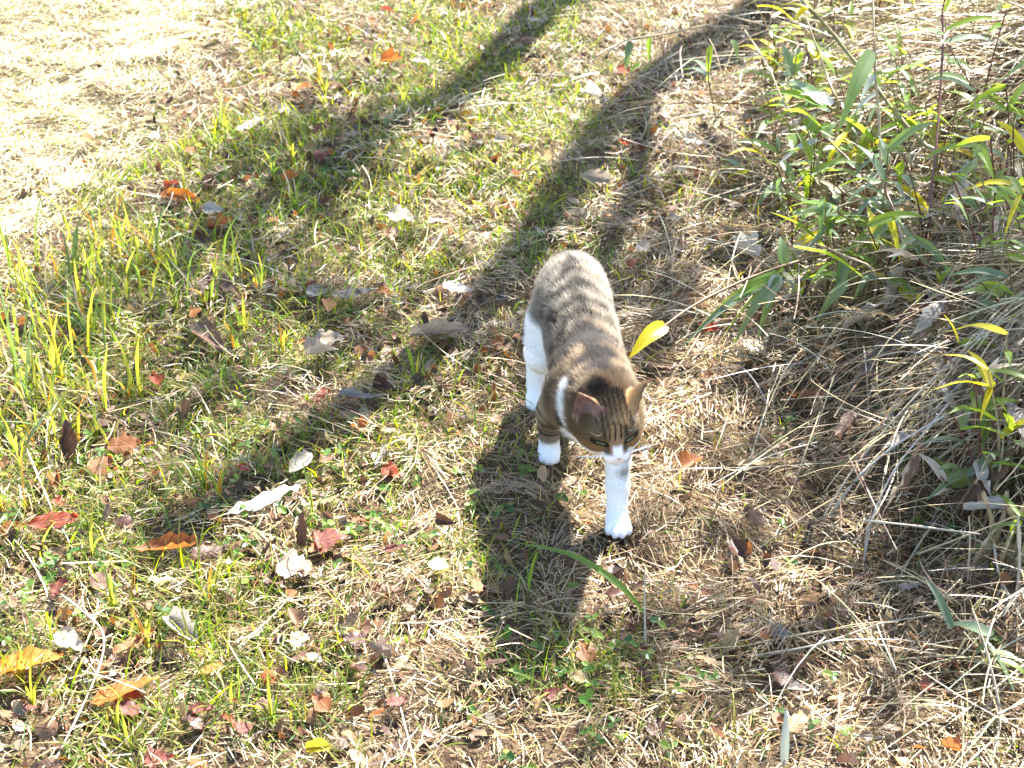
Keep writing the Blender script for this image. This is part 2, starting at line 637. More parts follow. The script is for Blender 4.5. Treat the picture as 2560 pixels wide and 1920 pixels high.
def grass_layer(n, dens, Lr, Wr, pal, w=None, tip=(.32, .28, .06), pit=(.5, 1.4), seg=3):
    x, y = scatter(n, dens)
    m = len(x)
    Lg = rng.uniform(Lr[0], Lr[1], m) * (.7 + .6 * fnoise(x * 7, y * 7, 91, 2))
    P = np.stack([x, y, terrain(x, y)], 1)
    p = rng.uniform(pit[0], pit[1], m)
    V, F, T = ribbons(P, rng.uniform(0, 6.283, m), p, Lg, rng.uniform(Wr[0], Wr[1], m), rng.uniform(.2, 1.3, m), rng.normal(0, .4, m), rng.normal(0, .4, m), seg, 'blade')
    V[..., 2] = np.maximum(V[..., 2], terrain(V[..., 0], V[..., 1]) + .001)
    c = pick(m, pal, .22, w)[:, None, None]
    k = (rng.uniform(0, 1, m) ** 2)[:, None, None, None] * T[..., None] ** 1.5
    c = c * (1 - k) + np.array(tip) * k
    return V.reshape(-1, 3), F, c.reshape(-1, 3)


G1, G2, G3, G4 = (.055, .105, .022), (.10, .155, .028), (.17, .20, .035), (.24, .21, .06)
parts = [
    grass_layer(230000, lambda x, y: z_green(x, y) * .8 + .05 + .07 * z_hay(x, y), (.018, .045), (.0014, .0028), [G1, G2, G3, G4], [.26, .34, .25, .15]),
    grass_layer(60000, lambda x, y: z_green(x, y) * .8 + .02, (.04, .075), (.0018, .0034), [G1, G2, G3, G4], [.25, .35, .25, .15]),
    grass_layer(30000, lambda x, y: bank(x, y) * .5, (.03, .09), (.002, .004), [G1, G2, G3, G4, PALE], [.3, .25, .1, .1, .25]),
    # dead standing stubble
    grass_layer(60000, lambda x, y: .35 + .2 * z_path(x, y), (.014, .04), (.0010, .002), [PALE, TAN, BRN, GRY], [.3, .4, .2, .1], tip=(.4, .3, .17)),
]
V, F, C = join(parts)
tag(obj('short_grass', mesh_np('short_grass', V, F, M_GRASS, C)), 'short green and yellowing grass growing through the straw', 'grass', kind='stuff')

# clover and small weeds: round leaflets on short stems
CLO = [(1480, 1660, .10, .07, .9), (1420, 1850, .10, .06, .7), (1320, 1580, .06, .06, .5), (1560, 1700, .1, .05, .6), (1780, 1800, .14, .06, .5), (1250, 1520, .06, .05, .5), (280, 1450, .14, .1, .7), (120, 1500, .12, .1, .6), (760, 1330, .12, .06, .6), (900, 1370, .1, .06, .7),
       (860, 1060, .12, .08, .5), (620, 1160, .15, .1, .5), (400, 1100, .15, .12, .4), (1260, 1250, .08, .08, .6), (1100, 300, .2, .25, .35), (700, 480, .2, .2, .3), (350, 1330, .15, .08, .6), (2450, 1250, .2, .2, .3), (1330, 620, .12, .1, .4)]
x, y = scatter(16000, lambda x, y: np.clip(blob(x, y, CLO), 0, 1) * sst(.35, .55, fnoise(x * 18, y * 18, 77, 2)))
m = len(x)
hh = rng.uniform(.006, .024, m)
Vs, Cs = [], []
for k in range(3):
    a = rng.uniform(0, 6.28, m) * 0 + np.arange(m) * 1.7 + k * 2.094
    rr = rng.uniform(.0035, .0065, m)
    til = rng.normal(0, .35, (m, 2))
    th = np.linspace(0, 2 * math.pi, 7)[:-1]
    lx = rr[:, None] * (1.05 + 1.0 * np.cos(th)[None])
    ly = rr[:, None] * .85 * np.sin(th)[None]
    wx = lx * np.cos(a)[:, None] - ly * np.sin(a)[:, None]
    wy = lx * np.sin(a)[:, None] + ly * np.cos(a)[:, None]
    wz = til[:, :1] * wx + til[:, 1:] * wy + np.abs(ly) * .35
    Vs.append(np.stack([x[:, None] + wx, y[:, None] + wy, (terrain(x, y) + hh)[:, None] + wz], -1))
    Cs.append(np.repeat(pick(m, [(.05, .11, .025), (.09, .17, .03), (.15, .22, .04)], .15)[:, None], 6, 1))
V = np.concatenate(Vs).reshape(-1, 3)
C = np.concatenate(Cs).reshape(-1, 3)
b = (np.arange(len(V) // 6) * 6)[:, None]
F = np.concatenate([b + np.array([[0, 1, 2, 3]]), b + np.array([[0, 3, 4, 5]])])
tag(obj('clover', mesh_np('clover', V, F, M_GRASS, C)), 'small round leaved clover and weeds between the straw', 'ground cover', kind='stuff')

# crumbs of dead leaves too small to pick apart
LITTER = [(900, 150, .5, .6, .9), (750, 420, .5, .4, .8), (450, 700, .4, .3, .7), (800, 800, .4, .3, .9), (300, 1200, .35, .3, .7), (750, 1300, .35, .2, .8), (300, 1700, .35, .2, .8), (900, 1800, .4, .15, .5), (1300, 300, .5, .5, .4), (1750, 500, .25, .6, .4), (2100, 1650, .5, .2, .5), (1000, 570, .3, .2, .8)]
x, y = scatter(36000, lambda x, y: np.clip(blob(x, y, LITTER) * (.2 + 1.6 * sst(.4, .65, fnoise(x * 8, y * 8, 41, 2))), 0, 1) * (1 - .9 * z_hay(x, y)) * .6 + .03 * (1 - z_hay(x, y)))
m = len(x)
V, F, T = ribbons(np.stack([x, y, terrain(x, y) + rng.uniform(.003, .014, m)], 1), rng.uniform(0, 6.28, m), rng.normal(.1, .4, m), rng.uniform(.010, .028, m),
                  rng.uniform(.007, .017, m), rng.normal(0, 1.4, m), rng.normal(0, .5, m), rng.normal(0, .6, m), 3, 'leaf')
V[..., 2] = np.maximum(V[..., 2], terrain(V[..., 0], V[..., 1]) + .001)
C = np.repeat(pick(m, [(.10, .05, .03), (.15, .075, .035), (.20, .10, .05), (.08, .055, .04), (.26, .18, .11)], .25)[:, None], 8, 1)
M_CRUMB = blade_mat('leaf_crumb', .3, .5, .35, 1.2, 1.3)
tag(obj('leaf_crumbs', mesh_np('leaf_crumbs', V, F, M_CRUMB, C)), 'crumbled red brown leaf litter among the grass', 'leaf litter', kind='stuff')

# ------------------------------------------------------------------ the cat: one body grown from a distance field, fur as hair curves
def nrm(v):
    v = np.asarray(v, float)
    return v / np.linalg.norm(v)


HS = .865                                       # head size
H_C = np.array([.1225, 1.764, .2190])          # head centre
H_YAW, H_PIT, H_ROLL = R(10), R(4), R(4)
hf = np.array([math.sin(H_YAW) * math.cos(H_PIT), -math.cos(H_YAW) * math.cos(H_PIT), -math.sin(H_PIT)])
hs = nrm(np.cross(hf, [0, 0, 1.])) * -1       # cat's left side = +x in the picture
hu = np.cross(hf, hs)
if hu[2] < 0:
    hu = -hu
hs, hu = hs * math.cos(H_ROLL) + hu * math.sin(H_ROLL), hu * math.cos(H_ROLL) - hs * math.sin(H_ROLL)
HM = np.stack([hf, hs, hu], 1)


def hw(f, s, u):
    return H_C + HM @ (np.array([f, s, u]) * HS)


VX = .0022
lo = np.array([-.045, 1.66, -.004])
hi = np.array([.215, 2.30, .345])
dim = np.ceil((hi - lo) / VX).astype(int)
gx, gy, gz = [(lo[k] + VX * np.arange(dim[k])).astype(np.float32) for k in range(3)]
D = np.full(dim, .04, np.float32)


def region(cen, rad):
    a = np.maximum(((np.asarray(cen) - rad - lo) / VX).astype(int), 0)
    b = np.minimum(((np.asarray(cen) + rad - lo) / VX).astype(int) + 2, dim)
    return tuple(slice(a[k], b[k]) for k in range(3))


def pts_of(sl):
    return np.stack(np.meshgrid(gx[sl[0]], gy[sl[1]], gz[sl[2]], indexing='ij'), -1)


def smin(sl, d, k):
    o = D[sl]
    h = np.clip(.5 + .5 * (o - d) / k, 0, 1)
    D[sl] = o * (1 - h) + d * h - k * h * (1 - h)


def ell(c, r, axes=None, k=.02):
    c = np.asarray(c, float)
    sl = region(c, max(r) + .03)
    p = pts_of(sl) - c.astype(np.float32)
    if axes is not None:
        p = p @ np.asarray(axes, np.float32)
    r = np.asarray(r, np.float32)
    k0 = np.linalg.norm(p / r, axis=-1)
    k1 = np.linalg.norm(p / r ** 2, axis=-1) + 1e-6
    smin(sl, k0 * (k0 - 1) / k1, k)


def cap(a, b, ra, rb, k=.015, sx=1.0):
    a, b = np.asarray(a, float), np.asarray(b, float)
    c = (a + b) / 2
    sl = region(c, np.abs(b - a) / 2 + max(ra, rb) + .025)
    p = pts_of(sl)
    ab = (b - a).astype(np.float32)
    t = np.clip(((p - a.astype(np.float32)) @ ab) / (ab @ ab), 0, 1)
    q = p - a.astype(np.float32) - t[..., None] * ab
    if sx != 1:
        q = q * np.array([1 / sx, 1, 1], np.float32)
    smin(sl, np.linalg.norm(q, axis=-1) - (ra + (rb - ra) * t), k)


# torso: chain of ellipsoids along the spine (centre, half width, half height)
fwd = nrm([.08, -1, 0])
side = np.array([-fwd[1], fwd[0], 0])
BA = np.stack([side, fwd, [0, 0, 1.]], 1)
for c, r in [((.086, 2.122, .202), (.044, .058, .056)), ((.087, 2.085, .206), (.047, .058, .063)), ((.093, 2.03, .202), (.047, .06, .065)), ((.099, 1.97, .197), (.047, .06, .066)),
             ((.104, 1.91, .197), (.046, .06, .063)), ((.106, 1.862, .207), (.045, .052, .055)), ((.107, 1.838, .206), (.040, .042, .048))]:
    ell(c, r, BA, .03)
cap((.102, 1.865, .243), (.116, 1.80, .244), .028, .032, .03)       # nape
cap((.102, 1.84, .205), (.118, 1.79, .222), .041, .036, .03)
# cat's left front leg, forward and straight (right in the picture)
LF = [(.132, 1.85, .185), (.142, 1.868, .130), (.1425, 1.851, .058), (.1425, 1.842, .022)]
cap(LF[0], LF[1], .030, .022, .025)
cap(LF[1], LF[2], .0195, .0142, .012)
cap(LF[2], LF[3], .0142, .0142, .01)
PAW_LF = np.array([.1435, 1.827, .013])
ell(PAW_LF, (.0175, .022, .0125), None, .008)
for dx, dy in ((-.0135, -.013), (-.0048, -.020), (.0048, -.020), (.0135, -.013)):
    ell(PAW_LF + (dx, dy, -.001), (.0054, .0095, .0088), None, .0012)
# cat's right front leg, trailing
RF = [(.075, 1.868, .185), (.058, 1.925, .130), (.0535, 1.985, .065), (.0535, 2.000, .025)]
cap(RF[0], RF[1], .030, .022, .025)
cap(RF[1], RF[2], .0215, .0155, .012)
cap(RF[2], RF[3], .0155, .0145, .01)
PAW_RF = np.array([.0535, 1.992, .013])
ell(PAW_RF, (.0165, .020, .0125), None, .008)
for dx, dy in ((-.010, -.012), (-.0035, -.017), (.0035, -.017), (.010, -.012)):
    ell(PAW_RF + (dx, dy, -.002), (.005, .008, .0075), None, .0025)
# cat's right hind leg
ell((.060, 2.085, .170), (.026, .046, .050), BA, .02)
RH = [(.045, 2.060, .135), (.036, 2.150, .085), (.0355, 2.143, .03)]
cap((.056, 2.08, .17), RH[0], .033, .024, .02)
cap(RH[0], RH[1], .0235, .0155, .012)
cap(RH[1], RH[2], .0145, .0135, .01)
PAW_RH = np.array([.0355, 2.128, .015])
ell(PAW_RH, (.0155, .022, .0125), None, .008)
for dx, dy in ((-.010, -.014), (-.0035, -.019), (.0035, -.019), (.010, -.014)):
    ell(PAW_RH + (dx, dy, -.002), (.0048, .008, .0072), None, .0025)
# cat's left hind leg, pushing off behind
ell((.104, 2.10, .165), (.024, .045, .05), BA, .02)
LH = [(.108, 2.09, .125), (.106, 2.205, .085), (.102, 2.185, .02)]
cap((.100, 2.10, .165), LH[0], .032, .024, .02)
cap(LH[0], LH[1], .022, .0145, .012)
cap(LH[1], LH[2], .0135, .0125, .01)
ell((.102, 2.168, .013), (.0145, .022, .0115), None, .008)
# tail, hanging down behind
TL = smooth_line([(.077, 2.165, .205), (.079, 2.205, .155), (.08, 2.23, .095), (.08, 2.26, .055)], 8)
for i in range(7):
    cap(TL[i], TL[i + 1], .014 - .0008 * i, .0132 - .0008 * i, .008)
# head
ell(hw(0, 0, .002), HS * np.array([.043, .041, .037]), HM, .02)
for e in (-1, 1):
    ell(hw(.010, e * .0195, -.013), HS * np.array([.026, .021, .021]), HM, .012)
    ell(hw(.022, e * .018, .010), HS * np.array([.018, .016, .014]), HM, .01)
    ell(hw(.0455, e * .0085, -.0225), HS * np.array([.0125, .0105, .0095]), HM, .006)
cap(hw(.028, 0, .014), hw(.0535, 0, -.0130), .0125, .0066, .009)
ell(hw(.0530, 0, -.0170), HS * np.array([.0062, .0062, .0055]), HM, .005)
ell(hw(.041, 0, -.0320), HS * np.array([.013, .0105, .008]), HM, .007)
cap(hw(-.02, 0, -.005), (.11, 1.81, .22), .040, .042, .02)


def ear(e, tilt_f, tilt_s, spin, ln=.038, wd=.0195):
    """curved shell: axis leans to its side, opening turned forward and out"""
    base = hw(-.002, e * (.0250 if e < 0 else .0255), .0190)
    axs = nrm(HM @ np.array([tilt_f, e * tilt_s, 1.0]))
    op = HM @ np.array([math.cos(spin), e * math.sin(spin), 0])
    op = nrm(op - axs * (op @ axs))
    ac = np.cross(axs, op)
    sl = region(base + axs * ln / 2, .05)
    p = pts_of(sl) - base.astype(np.float32)
    t = (p @ axs.astype(np.float32)) / ln
    a = p @ ac.astype(np.float32)
    d = p @ op.astype(np.float32)
    tc = np.clip(t, 0, 1)
    w = wd * (1 - tc ** 1.35) * (1 + .22 * np.sin(np.pi * tc)) + .0012
    d0 = .62 * a ** 2 / wd - .010 * (1 - tc) - .004
    sh = np.abs(d - d0) - .0024
    dd = np.maximum(np.maximum(sh, np.abs(a) - w), np.maximum(-t - .25, t - 1.0) * ln)
    smin(sl, dd.astype(np.float32), .004)
    return base, axs, op, ac, ln, wd


EARS = [ear(-1, .05, .48, R(30), .039, .0195), ear(1, -.10, .95, R(88), .046, .0205)]


def surface_nets(D, lo, h):
    s = D < 0
    c = np.zeros(np.array(D.shape) - 1, np.int8)
    for i in (0, 1):
        for j in (0, 1):
            for k in (0, 1):
                c += s[i:D.shape[0] - 1 + i, j:D.shape[1] - 1 + j, k:D.shape[2] - 1 + k]
    cell = np.argwhere((c > 0) & (c < 8))
    vid = np.full(c.shape, -1, np.int64)
    vid[tuple(cell.T)] = np.arange(len(cell))
    acc = np.zeros((len(cell), 3))
    cnt = np.zeros(len(cell))
    cor = np.array([(i, j, k) for i in (0, 1) for j in (0, 1) for k in (0, 1)])
    val = np.stack([D[tuple((cell + q).T)] for q in cor], 1)
    for a in range(8):
        for b in range(a + 1, 8):
            if np.abs(cor[a] - cor[b]).sum() != 1:
                continue
            m = (val[:, a] < 0) != (val[:, b] < 0)
            t = val[m, a] / (val[m, a] - val[m, b])
            acc[m] += cor[a] + t[:, None] * (cor[b] - cor[a])
            cnt[m] += 1
    V = lo + h * (cell + acc / cnt[:, None])
    Fs = []
    for axn in range(3):
        o = [k for k in range(3) if k != axn]
        sh = [slice(None)] * 3
        s0 = s[tuple(slice(0, -1) if k == axn else slice(None) for k in range(3))]
        s1 = s[tuple(slice(1, None) if k == axn else slice(None) for k in range(3))]
        e = np.argwhere(s0 != s1)
        e = e[(e[:, o[0]] > 0) & (e[:, o[1]] > 0) & (e[:, o[0]] < c.shape[o[0]]) & (e[:, o[1]] < c.shape[o[1]])]
        q = []
        for d0, d1 in ((1, 1), (0, 1), (0, 0), (1, 0)):
            w = e.copy()
            w[:, o[0]] -= d0
            w[:, o[1]] -= d1
            q.append(vid[tuple(w.T)])
        q = np.stack(q, 1)
        ins = s0[tuple(e.T)]
        flip = ins if axn != 1 else ~ins
        q[~flip] = q[~flip][:, ::-1]
        Fs.append(q)
    F = np.vstack(Fs)
    return V, F[(F >= 0).all(1)]


CV, CF = surface_nets(D, lo, VX)
# gentle smoothing
ed = np.vstack([CF[:, [0, 1]], CF[:, [1, 2]], CF[:, [2, 3]], CF[:, [3, 0]]])
for it in range(2):
    s = np.zeros_like(CV)
    n_ = np.zeros(len(CV))
    np.add.at(s, ed[:, 0], CV[ed[:, 1]])
    np.add.at(n_, ed[:, 0], 1)
    CV = .5 * CV + .5 * s / np.maximum(n_, 1)[:, None]


def capd(p, a, b):
    a, b = np.asarray(a, float), np.asarray(b, float)
    ab = b - a
    t = np.clip(((p - a) @ ab) / (ab @ ab), 0, 1)
    return np.linalg.norm(p - a - t[:, None] * ab, axis=1), t


def n3(p, f, seed=0):
    """cheap 3-D noise out of two 2-D ones"""
    return .5 * fnoise(p[:, 0] * f + p[:, 2] * f * .7, p[:, 1] * f + p[:, 2] * f * .31, seed, 2) + .5 * fnoise(p[:, 2] * f + 9, p[:, 1] * f * .8 - p[:, 0] * f * .6, seed + 3, 2)


def coat(p, nr):
    """colour, fur length and growth direction at points of the skin"""
    n = len(p)
    hl = (p - H_C) @ HM / HS
    f, sd, u = hl[:, 0], hl[:, 1], hl[:, 2]
    dh = np.linalg.norm(hl / np.stack([np.where(f > 0, .088, .060), np.full(n, .055), np.full(n, .055)], 1), axis=1)
    ishead = dh < 1.0
    dear = np.full(n, 9.)
    inner = np.zeros(n, bool)
    eart = np.zeros(n)
    for base, axs, op, ac, ln, wd in EARS:
        q = p - base
        t = q @ axs / ln
        a_ = q @ ac
        d_ = q @ op - (.62 * a_ ** 2 / wd - .010 * (1 - np.clip(t, 0, 1)) - .004)
        on = (t > -.08) & (t < 1.1) & (np.abs(a_) < .026) & ((np.abs(d_) < .0042) | ((nr @ op > .1) & (d_ > -.0042) & (d_ < .019) & (t > -.08) & (np.abs(a_) < .0185))) & (u > .006)
        dd = np.where(on, 0, 9.)
        dear = np.minimum(dear, dd)
        inner |= on & ((nr @ op) > .1)
        eart = np.where(on, t, eart)
    isear = dear < 1
    # ---- base tabby coat
    s_ = (2.13 - p[:, 1]) / .30                      # 0 rump .. 1 shoulder
    base = np.array([.175, .145, .112]) * (.8 + .5 * n3(p, 60, 3))[:, None]
    warm = 1.6 * sst(.35, 1.0, s_)[:, None]
    base = base * (1 - .55 * warm) + np.array([.14, .086, .044]) * (.8 + .5 * n3(p, 60, 3))[:, None] * .55 * warm
    ctr = .077 + .028 * np.clip(s_, 0, 1.1)
    lat = np.abs(p[:, 0] - ctr) / .05
    wob = (n3(p, 22, 11) - .5)
    band = np.sin((p[:, 1] + .010 * lat) * 165 + 16 * wob + 5 * (n3(p, 55, 19) - .5))
    mott = .6 * n3(p * np.array([.6, 1.3, .8]), 40, 29) + .4 * n3(p, 85, 43)
    spine = np.exp(-(lat / .30) ** 2)
    shoulder = np.exp(-((s_ - .80) / .10) ** 2) * np.exp(-((p[:, 0] - .088) / .03) ** 2)
    field = .37 + .19 * band * sst(.9, .2, lat * .5) + 1.35 * (mott - .5) + .30 * spine + .55 * shoulder - .12 * sst(.35, 0, s_)
    dark = sst(.30, .62, field)
    dark = dark * sst(.06, .12, p[:, 2]) * .97
    col = base * (1 - dark[:, None]) + np.array([.009, .0075, .006]) * dark[:, None]
    # ---- legs
    white = np.array([.86, .84, .81])
    d, t = capd(p, RF[1], RF[3])
    leg = (d < .045) & (p[:, 2] < .15) & (p[:, 1] > 1.90) & (p[:, 1] < 2.045) & (p[:, 0] < .10)
    bnd = sst(.1, .7, np.sin(p[:, 2] * 330 + 3 * wob + 60 * (p[:, 0] - .05))) * sst(.046, .054, p[:, 2])
    lc = np.array([.24, .19, .14])[None] * (1 - .9 * bnd[:, None])
    col = np.where(leg[:, None], lc, col)
    W = np.zeros(n)
    W = np.maximum(W, leg * sst(.040, .032, p[:, 2] + .004 * wob))
    d, t = capd(p, LF[1], LF[3])
    lfm = ((d < .035) & (p[:, 2] < .172) & (p[:, 1] < 1.90)) | ((p[:, 2] < .10) & (p[:, 1] < 1.90) & (p[:, 0] > .105))
    W = np.maximum(W, lfm * 1.0)
    smud = np.exp(-((p[:, 2] - .086) / .008) ** 2 - ((p[:, 0] - .150) / .009) ** 2) + .8 * np.exp(-((p[:, 2] - .106) / .006) ** 2 - ((p[:, 0] - .152) / .009) ** 2)
    hz = np.where(p[:, 0] < .062, .195, .15) + .012 * wob
    W = np.maximum(W, (p[:, 1] > 2.02) * sst(.006, -.012, p[:, 2] - hz))
    belly = (nr[:, 2] < -.45) & (p[:, 2] < .19) & ~ishead & ~leg & (p[:, 0] > .068)
    W = np.maximum(W, belly * .9)
    chest = (p[:, 1] < 1.845) & (p[:, 2] < .195) & ~ishead & (p[:, 0] > .075)
    W = np.maximum(W, chest * sst(.195, .175, p[:, 2]))
    st1, t = capd(p, STRIPE[0], STRIPE[1])
    st2, t = capd(p, STRIPE[1], STRIPE[2])
    W = np.maximum(W, sst(.0115, .0055, np.minimum(st1, st2) + .004 * (n3(p, 120, 9) - .5)) * ~ishead)
    # ---- head
    hb = np.array([.105, .070, .035]) * (.8 + .5 * n3(p, 90, 7))[:, None]
    sw = sd * (1 + 6 * np.clip(u - .012, 0, .03)) + .007 * (n3(p, 70, 31) - .5)
    ln_ = sst(.2, .75, np.cos(sw * 2 * math.pi / .0082)) * sst(.026, .02, np.abs(sd)) * sst(.004, .010, u) * (.35 + 1.1 * n3(p, 80, 37))
    crown = .9 * sst(.012, .028, u) * sst(.03, .018, np.abs(sd)) * sst(.02, -.01, f)
    dk = np.clip(ln_ * .95 + crown, 0, 1)
    # line running back from the eye corner, and cheek line
    for e in (-1, 1):
        l1, t = capd(hl, (.033, e * .029, .0), (.004, e * .046, -.006))
        dk = np.maximum(dk, .85 * sst(.0042, .0022, l1))
        l2, t = capd(hl, (.022, e * .036, -.016), (-.006, e * .044, -.020))
        dk = np.maximum(dk, .7 * sst(.0045, .002, l2))
        # dark rim round the eye and tear line
        l3, t = capd(hl, EYE_IN[e], EYE_OUT[e])
        dk = np.maximum(dk, .98 * sst(.0070, .0048, l3))
        l4, t = capd(hl, EYE_IN[e], (.050, e * .0085, -.015))
        dk = np.maximum(dk, .9 * sst(.0030, .0016, l4))
    hc = hb * (1 - .86 * dk[:, None])
    orange = np.array([.23, .118, .045])
    ch = sst(-.002, -.008, u) * sst(.014, .022, np.abs(sd)) * (1 - dk) * sst(-.005, .02, f)
    hc = hc * (1 - .75 * ch[:, None]) + orange * .75 * ch[:, None]
    br = sst(.006, .002, np.abs(sd)) * sst(.035, .042, f)
    nose_side = sst(.014, .009, np.abs(sd)) * sst(.034, .042, f) * (u > -.018)
    hc = np.where((nose_side > .5)[:, None] & (dk < .4)[:, None], np.array([.26, .15, .07]), hc)
    hw_ = np.zeros(n)
    blaze = sst(.0075, .0045, np.abs(sd) - .06 * (.012 - u).clip(0)) * sst(.003, -.004, u) * (f > .03)
    muz = sst(0, -.004, u + .0115 + .5 * np.clip(np.abs(sd) - .010, 0, 1)) * sst(.018, .026, f)
    chinw = sst(-.019, -.023, u) * (f > -.02)
    hw_ = np.maximum.reduce([blaze, muz, chinw])
    hc = hc * (1 - hw_[:, None]) + np.array([.86, .78, .74]) * hw_[:, None]
    col = np.where(ishead[:, None], hc, col)
    Wm = W[:, None] * ~ishead[:, None]
    col = col * (1 - Wm) + white * Wm
    sm = (np.clip(smud, 0, 1) * lfm * .75)[:, None]
    col = col * (1 - sm) + np.array([.16, .13, .11]) * sm
    earc = np.array([.36, .20, .08]) * (1 - .75 * sst(.25, .8, eart)[:, None]) + np.array([.04, .03, .02]) * .75 * sst(.25, .8, eart)[:, None]
    earc = np.where(inner[:, None], np.array([.20, .11, .085]) * (.45 + .9 * n3(p, 150, 5))[:, None] + np.array([.22, .21, .18]) * sst(.26, .06, eart)[:, None], earc)
    col = np.where(isear[:, None], earc, col)
    # ---- length
    ln = np.full(n, .0135)
    ln = np.where(p[:, 2] < .15, .0060, ln)
    ln = np.where(p[:, 2] < .06, .0045, ln)
    ln = np.where(ishead, .0085 - .0052 * sst(-.005, .040, f), ln)
    ln = np.where(p[:, 2] < .028, .0032, ln)
    ln = np.where(isear, np.where(inner & (eart < .3), .007, .0032), ln)
    # ---- direction
    back = np.array([-.20, 1.0, -.18])
    g = np.tile(back, (n, 1))
    lowl = sst(.16, .11, p[:, 2])[:, None]
    g = g * (1 - lowl) + np.array([0, .25, -1.0]) * lowl
    hg = -hf * 1.0 + (p - hw(.06, 0, -.016)) * 14
    g = np.where(ishead[:, None], hg, g)
    for base, axs, op, ac, l_, wd in EARS:
        near = isear & (np.linalg.norm(p - base, axis=1) < .06)
        g = np.where(near[:, None], axs, g)
    # ---- where no fur grows: eyes and nose leather
    bare = np.zeros(n, bool)
    for e in (-1, 1):
        l3, t = capd(hl, EYE_IN[e], EYE_OUT[e])
        bare |= (l3 < .0036) & ishead
    bare |= (np.linalg.norm((hl - np.array([.0590, 0, -.0170])) / np.array([.008, .0052, .0046]), axis=1) < 1)
    return col, ln, g, bare


EYE_IN = {e: (.0420, e * .0120, -.0022) for e in (-1, 1)}
EYE_OUT = {e: (.0330, e * .0300, .0022) for e in (-1, 1)}
STRIPE = [np.array([.0685, 1.805, .248]), np.array([.0655, 1.795, .228]), np.array([.068, 1.785, .205])]

tri = np.vstack([CF[:, [0, 1, 2]], CF[:, [0, 2, 3]]])
e1, e2 = CV[tri[:, 1]] - CV[tri[:, 0]], CV[tri[:, 2]] - CV[tri[:, 0]]
tn = np.cross(e1, e2)
vn = np.zeros_like(CV)
for k in range(3):
    np.add.at(vn, tri[:, k], tn)
vn /= np.linalg.norm(vn, axis=1)[:, None] + 1e-12
skin_col, _, _, _ = coat(CV, vn)

M_SKIN, nt, out = new_mat('cat_skin')
at = N(nt, 'ShaderNodeAttribute', attribute_name='tint')
pr = N(nt, 'ShaderNodeBsdfPrincipled')
pr.inputs['Roughness'].default_value = .8
pr.inputs['Specular IOR Level'].default_value = .15
nt.links.new(at.outputs['Color'], pr.inputs['Base Color'])
nt.links.new(pr.outputs[0], out.inputs[0])
M_FUR, nt, out = new_mat('cat_fur')
at = N(nt, 'ShaderNodeAttribute', attribute_name='tint')
ph = N(nt, 'ShaderNodeBsdfHairPrincipled')
ph.parametrization = 'COLOR'
ph.inputs['Roughness'].default_value = .34
ph.inputs['Radial Roughness'].default_value = .55
ph.inputs['IOR'].default_value = 1.36
ph.inputs['Coat'].default_value = .0
nt.links.new(at.outputs['Color'], ph.inputs['Color'])
df = N(nt, 'ShaderNodeBsdfDiffuse')
tl = N(nt, 'ShaderNodeBsdfTranslucent')
nt.links.new(at.outputs['Color'], df.inputs['Color'])
nt.links.new(at.outputs['Color'], tl.inputs['Color'])
m1 = N(nt, 'ShaderNodeMixShader')
m1.inputs[0].default_value = .35
nt.links.new(df.outputs[0], m1.inputs[1])
nt.links.new(tl.outputs[0], m1.inputs[2])
m2 = N(nt, 'ShaderNodeMixShader')
m2.inputs[0].default_value = .44
nt.links.new(m1.outputs[0], m2.inputs[1])
nt.links.new(ph.outputs[0], m2.inputs[2])
nt.links.new(m2.outputs[0], out.inputs[0])

ROOT = np.array([.08, 1.95, 0.0])
cat = thing('cat', 'brown tabby cat with white legs and muzzle walking down the path, head lowered', 'cat', ROOT)
CZ = float(terrain(.1, 1.9)) + .004
cat.location.z = CZ
body = obj('body', mesh_np('body', CV - ROOT, CF, M_SKIN, skin_col, smooth=True), cat)

# fur
NF = 220000
area = np.linalg.norm(tn, axis=1)
# short fur needs more hairs
cen = CV[tri].mean(1)
wgt = area * np.where(np.linalg.norm(cen - H_C, axis=1) < .075, 2.6, np.where(cen[:, 2] < .15, 1.8, 1.0))
ti = rng.choice(len(tri), NF, p=wgt / wgt.sum())
r1, r2 = rng.uniform(size=NF), rng.uniform(size=NF)
fl = r1 + r2 > 1
r1[fl], r2[fl] = 1 - r1[fl], 1 - r2[fl]
FP = CV[tri[ti, 0]] + r1[:, None] * e1[ti] + r2[:, None] * e2[ti]
FN = vn[tri[ti, 0]] * (1 - r1 - r2)[:, None] + vn[tri[ti, 1]] * r1[:, None] + vn[tri[ti, 2]] * r2[:, None]
FN /= np.linalg.norm(FN, axis=1)[:, None] + 1e-9
fc, fln, fg, bare = coat(FP, FN)
keep = ~bare
FP, FN, fc, fln, fg = FP[keep], FN[keep], fc[keep], fln[keep], fg[keep]
NF = len(FP)
fg = fg - FN * (fg * FN).sum(1)[:, None]
fg /= np.linalg.norm(fg, axis=1)[:, None] + 1e-9
clump = (n3(FP, 120, 77) - .5)[:, None]
rd = rng.normal(0, .13, (NF, 3)) + clump * np.array([1.1, .3, .4])
lift = rng.uniform(.16, .42, NF)[:, None] * np.where(FP[:, 2] < .13, .6, 1.0)[:, None]
d0 = fg * .75 + FN * (lift + .25) + rd * .5
d0 /= np.linalg.norm(d0, axis=1)[:, None]
d1 = fg + FN * lift * .35 + rd
d1 /= np.linalg.norm(d1, axis=1)[:, None]
fln = fln * rng.uniform(.65, 1.2, NF)
K = 5
HP = np.zeros((NF, K, 3), np.float32)
cur = FP - FN * .0008
HP[:, 0] = cur
for k in range(1, K):
    tt = (k - .5) / (K - 1)
    dd = d0 * (1 - tt) + d1 * tt
    cur = cur + dd * (fln / (K - 1))[:, None]
    HP[:, k] = cur
